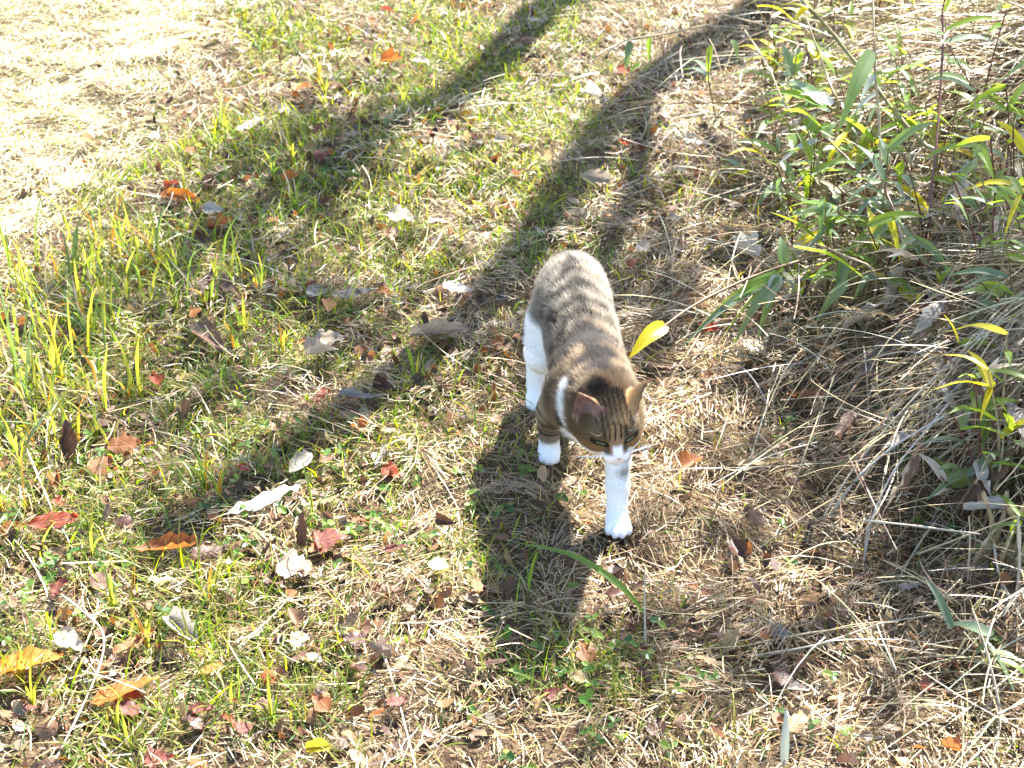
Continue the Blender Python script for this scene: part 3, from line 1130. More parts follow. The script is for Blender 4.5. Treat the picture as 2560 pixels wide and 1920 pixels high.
hc_ = bpy.data.hair_curves.new('fur')
hc_.add_curves([K] * NF)
hc_.attributes['position'].data.foreach_set('vector', (HP - ROOT.astype(np.float32)).ravel())
ra = hc_.attributes.new('radius', 'FLOAT', 'POINT')
rr = np.tile(np.array([1, .95, .8, .55, .12], np.float32) * .00012, NF)
ra.data.foreach_set('value', rr)
ta = hc_.attributes.new('tint', 'FLOAT_COLOR', 'CURVE')
c4 = np.ones((NF, 4), np.float32)
c4[:, :3] = np.clip(fc * (1 + .10 * rng.standard_normal((NF, 1))), .01, .9)
ta.data.foreach_set('color', c4.ravel())
hc_.materials.append(M_FUR)
obj('fur', hc_, cat)


# eyes, nose, whiskers
def blob_mesh(name, c, r, axes, mat, nu=20, nv=12):
    V, F = [], []
    for i in range(nv + 1):
        for j in range(nu):
            th, ph_ = math.pi * i / nv, 2 * math.pi * j / nu
            V.append(c + axes @ np.array([r[0] * math.cos(th), r[1] * math.sin(th) * math.cos(ph_), r[2] * math.sin(th) * math.sin(ph_)]))
    for i in range(nv):
        for j in range(nu):
            F.append((i * nu + j, i * nu + (j + 1) % nu, (i + 1) * nu + (j + 1) % nu, (i + 1) * nu + j))
    return mesh_np(name, np.array(V), np.array(F), mat, smooth=True)


M_EYE, nt, out = new_mat('cat_eye')
pr = N(nt, 'ShaderNodeBsdfPrincipled')
pr.inputs['Roughness'].default_value = .35
pr.inputs['Base Color'].default_value = (.10, .11, .035, 1)
nt.links.new(pr.outputs[0], out.inputs[0])
M_PUP = plain_mat('pupil', (.008, .008, .008), .15)
M_NOSE = plain_mat('nose_leather', (.48, .22, .20), .5)
M_WHISK = plain_mat('whisker', (.8, .78, .74), .3)
for e in (-1, 1):
    c = (np.array(EYE_IN[e]) + np.array(EYE_OUT[e])) / 2
    ax_s = nrm(np.array(EYE_OUT[e]) - np.array(EYE_IN[e]))
    ax_u = nrm(np.array([.25, 0, 1.]) - ax_s * ax_s[2])
    ax_f = nrm(np.cross(ax_s, ax_u)) * (1 if e > 0 else -1)
    if ax_f[0] < 0:
        ax_f = -ax_f
    A = HM @ np.stack([ax_f, ax_s, ax_u], 1)
    cw = hw(*(c + ax_f * -.0015))
    ey = obj('eye', blob_mesh('eye', cw - ROOT, (.0052, .0096, .0024), A, M_EYE), cat)
    obj('pupil', blob_mesh('pupil', cw - ROOT + A @ np.array([.0040, 0, -.0012]), (.0022, .0024, .0024), A, M_PUP, 12, 8), ey)
obj('nose', blob_mesh('nose', hw(.0580, 0, -.0168) - ROOT, (.0034, .0042, .0030), HM, M_NOSE), cat)
for e in (-1, 1):
    for k in range(6):
        b = np.array([.050 - .002 * (k % 3), e * (.012 + .002 * (k % 2)), -.016 - .003 * (k // 2)])
        tp = b + np.array([.012 - .012 * k, e * (.040 + .006 * (k % 3)), .012 - .008 * k])
        mid = (b + tp) / 2 + np.array([.006, 0, .004])
        V, F = tube(smooth_line([hw(*b) - ROOT, hw(*mid) - ROOT, hw(*tp) - ROOT], 8), .00025, .00008, 4)
        obj('whisker', mesh_np('whisker', V, F, M_WHISK), cat)
    for k in range(2):
        b = np.array([.036, e * (.017 + .002 * k), .010])
        tp = b + np.array([.016 + .004 * k, e * (.012 + .008 * k), .026])
        V, F = tube(smooth_line([hw(*b) - ROOT, hw(*((b + tp) / 2 + np.array([.004, 0, 0]))) - ROOT, hw(*tp) - ROOT], 7), .00010, .00005, 4)
        obj('whisker', mesh_np('whisker', V, F, M_WHISK), cat)
# ------------------------------------------------------------------ fallen leaves, one object each
LM = {
    'orange': leaf_mat('orange_leaf', (.42, .13, .02), (.5, .19, .035), (.42, .27, .17), .45, 9, .5, (.75, .22, .02)),
    'red': leaf_mat('red_leaf', (.20, .03, .012), (.29, .07, .02), (.20, .09, .06), .4, 7, .6, (.6, .07, .02)),
    'darkred': leaf_mat('dark_red_leaf', (.085, .022, .015), (.15, .045, .025), (.14, .075, .055), .25, 7, .6, (.4, .06, .03)),
    'rust': leaf_mat('rust_leaf', (.19, .07, .022), (.28, .115, .04), (.25, .15, .09), .35, 9, .6, (.5, .15, .03)),
    'brown': leaf_mat('brown_leaf', (.11, .06, .035), (.20, .115, .065), (.26, .18, .12), .25, 9, .55),
    'dark': leaf_mat('dark_brown_leaf', (.055, .028, .02), (.11, .05, .03), (.15, .1, .08), .2, 8, .45),
    'pale': leaf_mat('pale_leaf', (.34, .26, .18), (.46, .37, .28), (.5, .42, .33), .25, 9, .45, vein_dark=.8),
    'white': leaf_mat('bleached_leaf', (.42, .375, .31), (.54, .49, .42), (.5, .45, .38), .25, 9, .5, vein_dark=.75),
    'tan': leaf_mat('tan_leaf', (.33, .22, .10), (.44, .31, .16), (.4, .32, .2), .35, 9, .5),
    'yellow': leaf_mat('yellow_leaf', (.45, .36, .04), (.55, .46, .06), None, .45, 8, .5, (.7, .6, .03)),
    'green': leaf_mat('green_leaf', (.06, .14, .03), (.09, .19, .04), (.12, .2, .07), .4, 8, .4, (.25, .45, .05)),
    'grey': leaf_mat('grey_dead_leaf', (.24, .21, .18), (.34, .30, .26), (.36, .32, .28), .2, 40, .5, vein_dark=.85),
}


def leaf_mesh(kind, seed, mat):
    """unit leaf, 1 long in x, 1 wide in y; curl, fold and torn edge of its own"""
    rs = np.random.default_rng(seed)
    nu, nv = 13, 7
    t = np.linspace(0, 1, nu)
    if kind == 'oblong':
        w = np.sin(np.pi * t ** .85) ** .6
    elif kind == 'ovate':
        w = np.sin(np.pi * t ** .62) ** .85 * (1 - .15 * t)
    else:
        w = np.sin(np.pi * t ** .6) ** .8 * (1 - .45 * t)
    w[0] = max(w[0], .03)
    w[-1] = .02
    s = np.linspace(-1, 1, nv)
    T, S = np.meshgrid(t, s, indexing='ij')
    wav = 1 + .10 * rs.standard_normal((nu, 1)) * np.abs(S) ** 2
    if rs.uniform() < .4:
        k = rs.integers(3, nu - 3)
        sd = rs.choice([-1, 1])
        wav[k] = np.where(S[k] * sd > .3, wav[k] * .72, wav[k])
    X = T - .5
    Y = .5 * w[:, None] * S * wav
    cup = rs.uniform(-.9, 1.7)
    fold = rs.uniform(-.1, .45)
    bend = rs.uniform(-.6, 1.1)
    tw = rs.uniform(-.5, .5)
    Z = cup * Y ** 2 * 1.2 + fold * np.abs(Y) + .06 * rs.standard_normal((nu, 1)) * S ** 2
    Z += bend * X ** 2 * .5 + tw * X * Y * .8
    Z += .012 * np.sin(T * 55 - np.abs(S) * 5) * np.abs(S)
    # a corner rolled over
    if rs.uniform() < .6:
        e = rs.choice([-1, 1])
        r = np.clip((X * e - rs.uniform(.15, .3)) / .3, 0, 1.2)
        Z += .25 * r ** 1.6
        X = X - e * .22 * r ** 2
    Z -= Z.min() * .6
    V = np.stack([X, Y, Z * .85], -1).reshape(-1, 3)
    ix = np.arange(nu * nv).reshape(nu, nv)
    F = np.stack([ix[:-1, :-1], ix[1:, :-1], ix[1:, 1:], ix[:-1, 1:]], -1).reshape(-1, 4)
    uv = np.stack([T, (S + 1) / 2], -1).reshape(-1, 2)
    return mesh_np('fallen_leaf', V, F, mat, uv=uv, smooth=True)


_leafcache = {}


def get_leaf(kind, var, colr):
    k = (kind, var, colr)
    if k not in _leafcache:
        _leafcache[k] = leaf_mesh(kind, {'oblong': 100, 'ovate': 200, 'lance': 300}[kind] + var, LM[colr])
    return _leafcache[k]


def put_leaf(a, b, width, colr, kind, label, group, lift=.012, roll=None, var=None, name='fallen_leaf'):
    a, b = np.array(a), np.array(b)
    d = b - a
    Ln = np.linalg.norm(d)
    f = d / Ln
    s = np.cross([0, 0, 1.], f)
    s /= np.linalg.norm(s)
    if roll is None:
        roll = random.gauss(0, .35)
    u = np.cross(f, s)
    s2 = s * math.cos(roll) + u * math.sin(roll)
    u2 = np.cross(f, s2)
    o = obj(name, get_leaf(kind, random.randrange(7) if var is None else var, colr))
    M = Matrix(((f[0], s2[0], u2[0], 0), (f[1], s2[1], u2[1], 0), (f[2], s2[2], u2[2], 0), (0, 0, 0, 1)))
    c = (a + b) / 2 + np.array([0, 0, lift])
    o.matrix_world = Matrix.Translation(Vector(c)) @ M @ Matrix.Diagonal((Ln, width, (Ln + width) / 2, 1))
    tag(o, label, 'leaf', group)
    return o


LEAFGRP = 'fallen leaves lying on the grass'
# (ax, ay, bx, by, width px, colour, kind, label, nickname for neighbours)
BIG = [
    (237, 1797, 404, 1727, 50, 'orange', 'oblong', 'large bright orange fallen leaf with dark side veins lying tilted in the grass', 'large veined orange leaf'),
    (-20, 1722, 165, 1672, 62, 'orange', 'oblong', 'large orange leaf with pale folded half, cut off by the picture edge', 'folded orange leaf'),
    (78, 1345, 202, 1323, 38, 'red', 'oblong', 'long red orange leaf lying under a bent white straw stalk', 'red orange leaf under the stalk'),
    (342, 1412, 525, 1395, 36, 'rust', 'oblong', 'long thin rust orange leaf lying against a dark brown leaf', 'long rust orange leaf'),
    (482, 1420, 583, 1405, 42, 'dark', 'ovate', 'broad dark brown leaf tucked behind the long rust orange leaf', 'broad dark brown leaf'),
    (373, 1490, 521, 1476, 24, 'tan', 'lance', 'dry straw coloured narrow leaf split in two, below the long rust leaf', 'split straw coloured leaf'),
    (432, 1578, 500, 1640, 46, 'white', 'oblong', 'bleached white curled leaf shining in the sun, with orange tip', 'shining white leaf'),
    (233, 1500, 299, 1465, 48, 'brown', 'ovate', 'cupped light brown leaf standing on edge in clover', 'cupped light brown leaf'),
    (148, 1610, 222, 1661, 46, 'pale', 'ovate', 'crumpled pale leaf with brown shadow side beside the folded orange leaf', 'crumpled pale leaf'),
    (782, 1392, 872, 1370, 80, 'darkred', 'ovate', 'broad dark red leaf lying flat between clover and straw', 'broad dark red leaf'),
    (700, 1440, 793, 1472, 66, 'pale', 'ovate', 'pinkish pale crumpled leaf next to the broad dark red leaf', 'pinkish crumpled leaf'),
    (766, 1906, 832, 1900, 28, 'yellow', 'oblong', 'small yellow green leaf at the very bottom edge of the picture', 'yellow green leaf'),
    (727, 1640, 785, 1620, 36, 'pale', 'ovate', 'small pinkish grey leaf lying flat on bleached straw', 'pinkish grey leaf'),
    (97, 1850, 167, 1860, 52, 'brown', 'ovate', 'tan brown cupped leaf crossed by a long curved straw stalk', 'tan cupped leaf'),
    (288, 1667, 393, 1610, 26, 'rust', 'oblong', 'narrow folded rust brown leaf beside the shining white leaf', 'narrow folded rust leaf'),
    (575, 1322, 770, 1240, 36, 'white', 'oblong', 'long pale white leaf with brown curled end leaning on straw', 'long pale white leaf'),
    (758, 1385, 762, 1290, 26, 'dark', 'oblong', 'dark brown twisted leaf standing upright above the broad dark red leaf', 'upright twisted dark leaf'),
    (505, 722, 600, 757, 58, 'brown', 'ovate', 'broad reddish tan leaf standing up behind yellow grass blades', 'broad reddish tan leaf'),
    (486, 838, 560, 906, 46, 'brown', 'oblong', 'dark greyish curled leaf shaped like a comma in the grass', 'comma shaped grey leaf'),
    (463, 1062, 486, 1000, 42, 'brown', 'ovate', 'upright tan leaf with lit top edge behind grass blades', 'upright tan leaf'),
    (179, 1163, 175, 1062, 36, 'dark', 'oblong', 'dark brown leaf hanging upright and twisted over the grass', 'hanging twisted dark leaf'),
    (272, 1146, 358, 1138, 44, 'rust', 'oblong', 'ribbed orange brown leaf bent over in front of a dark one', 'ribbed orange brown leaf'),
    (226, 1213, 295, 1170, 46, 'rust', 'ovate', 'rolled rust leaf just below the ribbed orange brown leaf', 'rolled rust leaf'),
    (763, 920, 848, 903, 44, 'pale', 'ovate', 'large pale tan leaf lying flat and bright in the sun', 'flat pale tan leaf'),
    (787, 881, 879, 873, 40, 'pale', 'ovate', 'pale curled leaf overlapping the flat pale tan leaf', 'pale overlapping leaf'),
    (1018, 868, 1176, 852, 30, 'pale', 'oblong', 'long pale leaf with orange end lying between grass blade and cat', 'long pale orange tipped leaf'),
    (848, 1014, 960, 1024, 26, 'grey', 'lance', 'grey white narrow leaf below a dark brown leaf', 'grey white narrow leaf'),
    (1099, 742, 1188, 754, 34, 'white', 'ovate', 'bright white leaf with ribs lying behind the cat', 'ribbed white leaf'),
    (829, 768, 937, 755, 22, 'pale', 'oblong', 'thin pinkish white leaf lying beside a small orange leaf', 'thin pinkish leaf'),
    (806, 793, 848, 786, 42, 'rust', 'ovate', 'square looking reddish leaf in front of the thin pinkish leaf', 'square reddish leaf'),
    (767, 752, 821, 757, 34, 'grey', 'ovate', 'grey folded leaf just behind the square reddish leaf', 'grey folded leaf'),
    (940, 752, 1010, 765, 24, 'orange', 'ovate', 'small orange leaf half hidden by green weeds near thin pinkish leaf', 'small half hidden orange leaf'),
    (794, 1016, 830, 1010, 34, 'red', 'ovate', 'small bright red leaf glowing in the sun among dark leaves', 'glowing red leaf'),
    (933, 990, 987, 1000, 30, 'dark', 'ovate', 'dark brown leaf lying above the grey white narrow leaf', 'dark brown leaf by the narrow one'),
    (887, 1095, 927, 1112, 32, 'rust', 'ovate', 'small red brown leaf between stubble in front of the narrow leaf', 'small red brown leaf'),
    (725, 1213, 782, 1162, 34, 'grey', 'oblong', 'grey dead leaf in shade with one pale lit corner', 'grey shaded leaf'),
    (1453, 465, 1542, 479, 30, 'pale', 'oblong', 'pinkish white leaf with orange tip lying in the shadow band', 'pinkish white leaf in the shadow'),
    (1460, 256, 1523, 277, 26, 'white', 'ovate', 'bleached white leaf lying in sun between the two shadow bands', 'bleached leaf between the shadows'),
    (1324, 68, 1363, 79, 20, 'white', 'ovate', 'small white leaf shining inside the upper shadow band', 'small white leaf in upper shadow'),
    (1235, 373, 1275, 378, 30, 'pale', 'ovate', 'small pinkish leaf lying on bright short grass', 'small pinkish leaf'),
    (1278, 459, 1306, 460, 22, 'red', 'ovate', 'tiny red leaf on sunny grass below the small pinkish leaf', 'tiny red leaf'),
    (1538, 194, 1582, 206, 30, 'red', 'ovate', 'orange red leaf lit from behind near the top of the path', 'orange red lit leaf'),
    (1458, 160, 1503, 151, 16, 'tan', 'lance', 'small rolled tan leaf with round end beside bamboo leaf tips', 'rolled tan leaf'),
    (912, 98, 932, 68, 26, 'pale', 'ovate', 'pink leaf standing on edge in the far bright grass', 'standing pink leaf'),
    (1573, 289, 1647, 276, 18, 'tan', 'lance', 'long thin tan leaf lying flat at the shadow edge', 'thin tan leaf'),
    (974, 560, 1046, 577, 40, 'pale', 'ovate', 'crumpled pale pink leaf over dark red litter', 'crumpled pink leaf'),
    (1052, 575, 1136, 583, 18, 'pale', 'lance', 'narrow pale leaf beside the crumpled pink leaf', 'narrow pale leaf'),
    (951, 180, 1007, 170, 22, 'rust', 'oblong', 'coral coloured leaf lying below green weeds far up the grass', 'coral leaf'),
    (1030, 173, 1075, 178, 20, 'pale', 'oblong', 'pale leaf lying next to the coral coloured leaf', 'pale leaf by the coral leaf'),
    (1666, 572, 1706, 578, 26, 'pale', 'ovate', 'pale greyish leaf on the dusty path edge', 'pale leaf on dusty path'),
    (1700, 367, 1793, 394, 22, 'white', 'lance', 'white bamboo leaf lying at the edge of the bamboo', 'white bamboo leaf'),
    (1719, 262, 1768, 258, 28, 'rust', 'ovate', 'brown leaf with white lit rim beside the bamboo edge', 'brown white rimmed leaf'),
    (1859, 922, 1918, 870, 50, 'pale', 'ovate', 'cream coloured ribbed leaf propped up beneath bamboo leaves', 'cream ribbed leaf'),
    (2030, 872, 2106, 940, 36, 'rust', 'oblong', 'pink brown ribbed leaf curling at the foot of the bank', 'pink brown ribbed leaf'),
    (1955, 1022, 2064, 1014, 66, 'rust', 'ovate', 'large spotted brown leaf standing up at the foot of the straw bank', 'large spotted brown leaf'),
    (1828, 638, 1896, 677, 34, 'white', 'oblong', 'white pinkish leaf on the path below the bamboo leaves', 'white pinkish path leaf'),
    (1743, 856, 1797, 852, 24, 'darkred', 'oblong', 'dark red rolled leaf beneath the hanging bamboo leaves', 'dark red rolled leaf'),
    (1704, 1205, 1756, 1172, 42, 'rust', 'ovate', 'orange brown leaf on dry path beyond the front paw', 'orange brown path leaf'),
    (1828, 1194, 1995, 1184, 18, 'tan', 'lance', 'long tan ribbon leaf arching over the path litter', 'tan ribbon leaf'),
    (1403, 1125, 1445, 1098, 24, 'grey', 'lance', 'pale greenish leaf lying between the two front legs of the cat', 'pale leaf between front legs'),
    (1596, 637, 1627, 660, 28, 'pale', 'ovate', 'pale torn leaf on the path behind the cat', 'pale torn leaf'),
    (1566, 679, 1597, 690, 26, 'rust', 'ovate', 'brown leaf on the path right behind the cat back', 'brown leaf behind cat'),
    (1606, 1143, 1616, 1186, 18, 'grey', 'lance', 'pale green grey blade leaf beside the raised chin of the cat', 'grey blade leaf by cat chin'),
    (595, 355, 669, 314, 24, 'grey', 'oblong', 'grey white long leaf lying in the dark end of the shadow', 'grey white long leaf'),
    (700, 306, 725, 296, 22, 'white', 'ovate', 'white scrap of leaf beside the grey white long leaf', 'white scrap leaf'),
    (731, 243, 787, 240, 28, 'orange', 'ovate', 'orange leaf lit from behind at the upper lawn', 'orange backlit leaf'),
    (828, 250, 862, 236, 30, 'brown', 'ovate', 'red brown leaf next to the orange backlit leaf', 'red brown lawn leaf'),
    (245, 243, 281, 232, 24, 'brown', 'ovate', 'brown leaf alone on the bleached hay', 'brown leaf on hay'),
    (404, 509, 507, 527, 26, 'orange', 'oblong', 'long orange brown leaf where hay meets grass', 'long leaf at hay edge'),
    (509, 544, 566, 553, 28, 'white', 'ovate', 'ragged white leaf below the long leaf at the hay edge', 'ragged white leaf'),
    (785, 412, 829, 414, 36, 'darkred', 'ovate', 'purple brown leaf lying in the shadow of the tree', 'purple brown leaf'),
    (466, 402, 498, 396, 38, 'rust', 'ovate', 'rust leaf leaning on grass stems by the hay', 'leaning rust leaf'),
    (523, 488, 526, 438, 36, 'brown', 'ovate', 'dark brown leaf standing upright behind the ragged white leaf', 'upright dark brown leaf'),
    (204, 379, 254, 380, 22, 'tan', 'ovate', 'tan curled leaf half sunk in bleached hay', 'tan leaf sunk in hay'),
    (705, 474, 748, 462, 22, 'orange', 'oblong', 'small orange leaf in the grass beneath the shadow band', 'small orange grass leaf'),
    (378, 362, 408, 372, 20, 'white', 'ovate', 'white scrap of leaf in bright hay', 'white scrap in hay'),
    (1332, 1748, 1351, 1799, 28, 'tan', 'oblong', 'boat shaped tan leaf standing in clover', 'boat shaped tan leaf'),
    (1075, 1436, 1124, 1450, 40, 'pale', 'ovate', 'pale creased leaf on straw before the cat shadow', 'pale creased leaf'),
    (1466, 1652, 1497, 1658, 30, 'tan', 'ovate', 'square ochre leaf behind the clover patch', 'square ochre leaf'),
    (1731, 1577, 1810, 1556, 26, 'tan', 'lance', 'ochre narrow leaf among dry curled leaves', 'ochre narrow leaf'),
    (1810, 1640, 1850, 1580, 36, 'tan', 'ovate', 'tan leaf standing like a cone beside the ochre narrow leaf', 'tan cone leaf'),
    (1925, 1612, 1973, 1620, 30, 'grey', 'ovate', 'grey flat leaf crossed by long straw stems', 'grey flat leaf'),
    (1735, 1673, 1826, 1704, 20, 'tan', 'lance', 'orange tan narrow leaf twisted over grey straw', 'orange tan narrow leaf'),
    (1964, 1754, 2036, 1762, 20, 'white', 'lance', 'white narrow leaf lying beside clover at the bottom', 'white narrow leaf'),
    (1968, 1865, 2020, 1803, 38, 'tan', 'oblong', 'tan ribbed leaf leaning beside a dark green blade', 'tan ribbed leaf'),
    (2240, 1500, 2310, 1490, 22, 'grey', 'lance', 'greenish grey shredded leaf in the shaded litter', 'shredded grey leaf'),
    (1090, 1330, 1140, 1340, 26, 'dark', 'ovate', 'dark leaf in the deep shade of the cat', 'dark shaded leaf'),
    (800, 1185, 850, 1170, 24, 'brown', 'ovate', 'brown leaf behind the long pale white leaf', 'brown leaf behind the white one'),
    (960, 1200, 1005, 1225, 34, 'red', 'ovate', 'red leaf standing in straw in front of the long pale white leaf', 'red leaf in straw'),
    (600, 1195, 632, 1205, 26, 'red', 'ovate', 'dark crimson leaf between weeds and the upright tan leaf', 'crimson leaf'),
    (500, 1720, 560, 1690, 24, 'orange', 'oblong', 'small orange red leaf below a straw stalk', 'small orange red leaf'),
    (590, 1860, 640, 1845, 40, 'darkred', 'ovate', 'dark red crumpled leaf near the bottom of the picture', 'crumpled dark red leaf'),
    (30, 1000 - 10, 60, 1010, 26, 'rust', 'ovate', 'rust leaf at the foot of tall grass', 'rust leaf under tall grass'),
    (2480, 66, 2556, 60, 40, 'orange', 'ovate', 'bright orange leaf resting on top of the straw heap', 'orange leaf on straw heap'),
    (2405, 950, 2412, 1058, 40, 'grey', 'lance', 'pale grey broad reed leaf hanging over the straw bank', 'pale grey reed leaf'),
    (2320, 1000, 2340, 1046, 30, 'white', 'ovate', 'white torn reed leaf shining on the straw bank', 'white torn reed leaf'),
    (2330, 1056, 2414, 1132, 26, 'white', 'lance', 'twisted white reed leaf below the white torn one', 'twisted white reed leaf'),
    (2240, 240, 2290, 250, 22, 'white', 'lance', 'white curled leaf caught between bamboo stems', 'white curled leaf in stems'),
    (2350, 640, 2400, 660, 22, 'pale', 'ovate', 'pale dead leaf lodged in the bank above the hollow', 'pale lodged leaf'),
    (2230, 340, 2260, 350, 26, 'rust', 'ovate', 'small rust leaf caught deep in the bamboo stems', 'rust leaf in stems'),
]
marks = [((1500, 1000), 'the cat')]
PPM = lambda p: 1280 / (TH * to_px(p)[2])
for (x0, y0, x1, y1, w, colr, kind, lab, nick) in BIG:
    onbank = x0 > 2150 and y0 < 1400
    up = abs(y1 - y0) > 1.4 * abs(x1 - x0) and ('upright' in lab or 'standing' in lab or 'hanging' in lab)
    a = Gp(x0, y0, .05 if onbank else 0)
    if up:
        lo = (x0, y0) if y0 > y1 else (x1, y1)
        hi = (x1, y1) if y0 > y1 else (x0, y0)
        a = Gp(*lo)
        b = Wp(hi[0], hi[1], 0)
        # a leaf standing up: same distance, higher
        ln = abs(hi[1] - lo[1]) / PPM(a) / math.cos(PITCH)
        b = a + np.array([(hi[0] - lo[0]) / PPM(a), .25 * ln, .85 * ln])
        put_leaf(a, b, w / PPM(a) * 1.1, colr, kind, lab, LEAFGRP, .010, random.gauss(0, .3))
    else:
        b = Gp(x1, y1, .05 if onbank else 0)
        put_leaf(a, b, w / PPM(a) * 1.18, colr, kind, lab, LEAFGRP, .021, random.gauss(.15, .25))
    marks.append((((x0 + x1) / 2, (y0 + y1) / 2), 'the ' + nick))

# the many small ones, each named by its look and the two known things it lies between
COLW = {'rust': 'rust', 'darkred': 'dark red', 'brown': 'brown', 'dark': 'dark brown', 'pale': 'pale', 'red': 'red', 'tan': 'tan', 'orange': 'orange', 'grey': 'grey', 'white': 'white'}
SHAPE = ['curled', 'folded', 'cupped', 'crumpled', 'twisted', 'creased', 'wavy']
used = set()
n_small = 0
tries = 0
while n_small < 190 and tries < 6000:
    tries += 1
    px, py = random.uniform(-30, 2590), random.uniform(-30, 1950)
    p = Gp(px, py)
    d = float(np.clip(blob(p[0:1], p[1:2], LITTER)[0] * (.3 + 1.4 * fnoise(p[0:1] * 8, p[1:2] * 8, 41, 2)[0]), 0, 1))
    if random.random() > (d + .06) * (1 - .85 * float(z_hay(p[0:1], p[1:2])[0])):
        continue
    if 1290 < px < 1640 and 600 < py < 1400:
        continue
    colr = random.choices(list(COLW), [.27, .09, .32, .17, .03, .02, .08, .01, .01, 0])[0]
    kind = random.choices(['ovate', 'oblong', 'lance'], [.62, .25, .13])[0]
    var = random.randrange(7)
    Ln = random.uniform(.020, .038) * (1.25 if kind != 'ovate' else 1)
    near = sorted(marks, key=lambda m_: (m_[0][0] - px) ** 2 + (m_[0][1] - py) ** 2)[:4]
    lab = None
    for i, j in ((0, 1), (0, 2), (1, 2), (0, 3), (1, 3)):
        size = 'small' if Ln > .032 else 'tiny'
        lb = f"{size} {SHAPE[var]} {COLW[colr]} leaf between {near[i][1]} and {near[j][1]}"
        if lb not in used and len(lb.split()) <= 16:
            lab = lb
            break
    if not lab:
        continue
    used.add(lab)
    an = random.uniform(0, 6.283)
    q = p + Ln * np.array([math.cos(an), math.sin(an), random.gauss(0, .18)])
    q[2] = max(q[2], float(terrain(q[0], q[1])))
    put_leaf(p, q, Ln * {'ovate': .68, 'oblong': .45, 'lance': .2}[kind], colr, kind, lab, 'small fallen leaves in the grass', .015, random.gauss(0, .5), var)
    n_small += 1

# ------------------------------------------------------------------ tall grass tufts (blades are parts)
M_BLADE = {
    'yellow': leaf_mat('yellow_blade', (.25, .27, .03), (.34, .33, .04), None, .55, 1, .45, (.50, .50, .05), 1, parallel=True),
    'green': leaf_mat('green_blade', (.07, .14, .03), (.11, .18, .04), None, .45, 1, .4, (.3, .45, .04), 1, parallel=True),
    'grey': leaf_mat('grey_green_blade', (.10, .16, .07), (.14, .2, .09), None, .3, 1, .4, (.2, .3, .08), 1, parallel=True),
    'orange': leaf_mat('orange_blade', (.36, .17, .03), (.45, .25, .04), None, .5, 1, .5, (.7, .33, .03), 1, parallel=True),
    'straw': leaf_mat('straw_blade', (.38, .30, .18), (.5, .41, .27), None, .3, 1, .45, None, 1, parallel=True),
}


def blade_mesh(pts, width, mat, n=9, roll=0., prof='grass'):
    """one long blade along a curve, folded along its middle"""
    C = smooth_line(pts, n)
    V, uv = [], []
    for i in range(n):
        t = i / (n - 1)
        d = C[min(i + 1, n - 1)] - C[max(i - 1, 0)]
        d /= np.linalg.norm(d) + 1e-9
        s = np.cross(d, [0, 0, 1.])
        if np.linalg.norm(s) < .3:
            s = np.array([1., 0, 0]) - d * d[0]
        s /= np.linalg.norm(s)
        u = np.cross(s, d)
        s2 = s * math.cos(roll) + u * math.sin(roll)
        u2 = np.cross(s2, d)
        if prof == 'grass':
            w = width * (.45 + .55 * min(1, t * 3)) * (1 - t ** 3) + .0003
        else:
            w = width * (math.sin(math.pi * min(1, (t * .97 + .03)) ** .62) ** .75) * (1 - .35 * t) + .0004
        for k, e in enumerate((-1, -.5, 0, .5, 1)):
            V.append(C[i] + s2 * (w * .5 * e) + u2 * (.16 * w * abs(e)))
            uv.append((t, (e + 1) / 2))
    ix = np.arange(n * 5).reshape(n, 5)
    F = np.stack([ix[:-1, :-1], ix[1:, :-1], ix[1:, 1:], ix[:-1, 1:]], -1).reshape(-1, 4)
    return mesh_np('blade', np.array(V), F, mat, uv=np.array(uv), smooth=True)


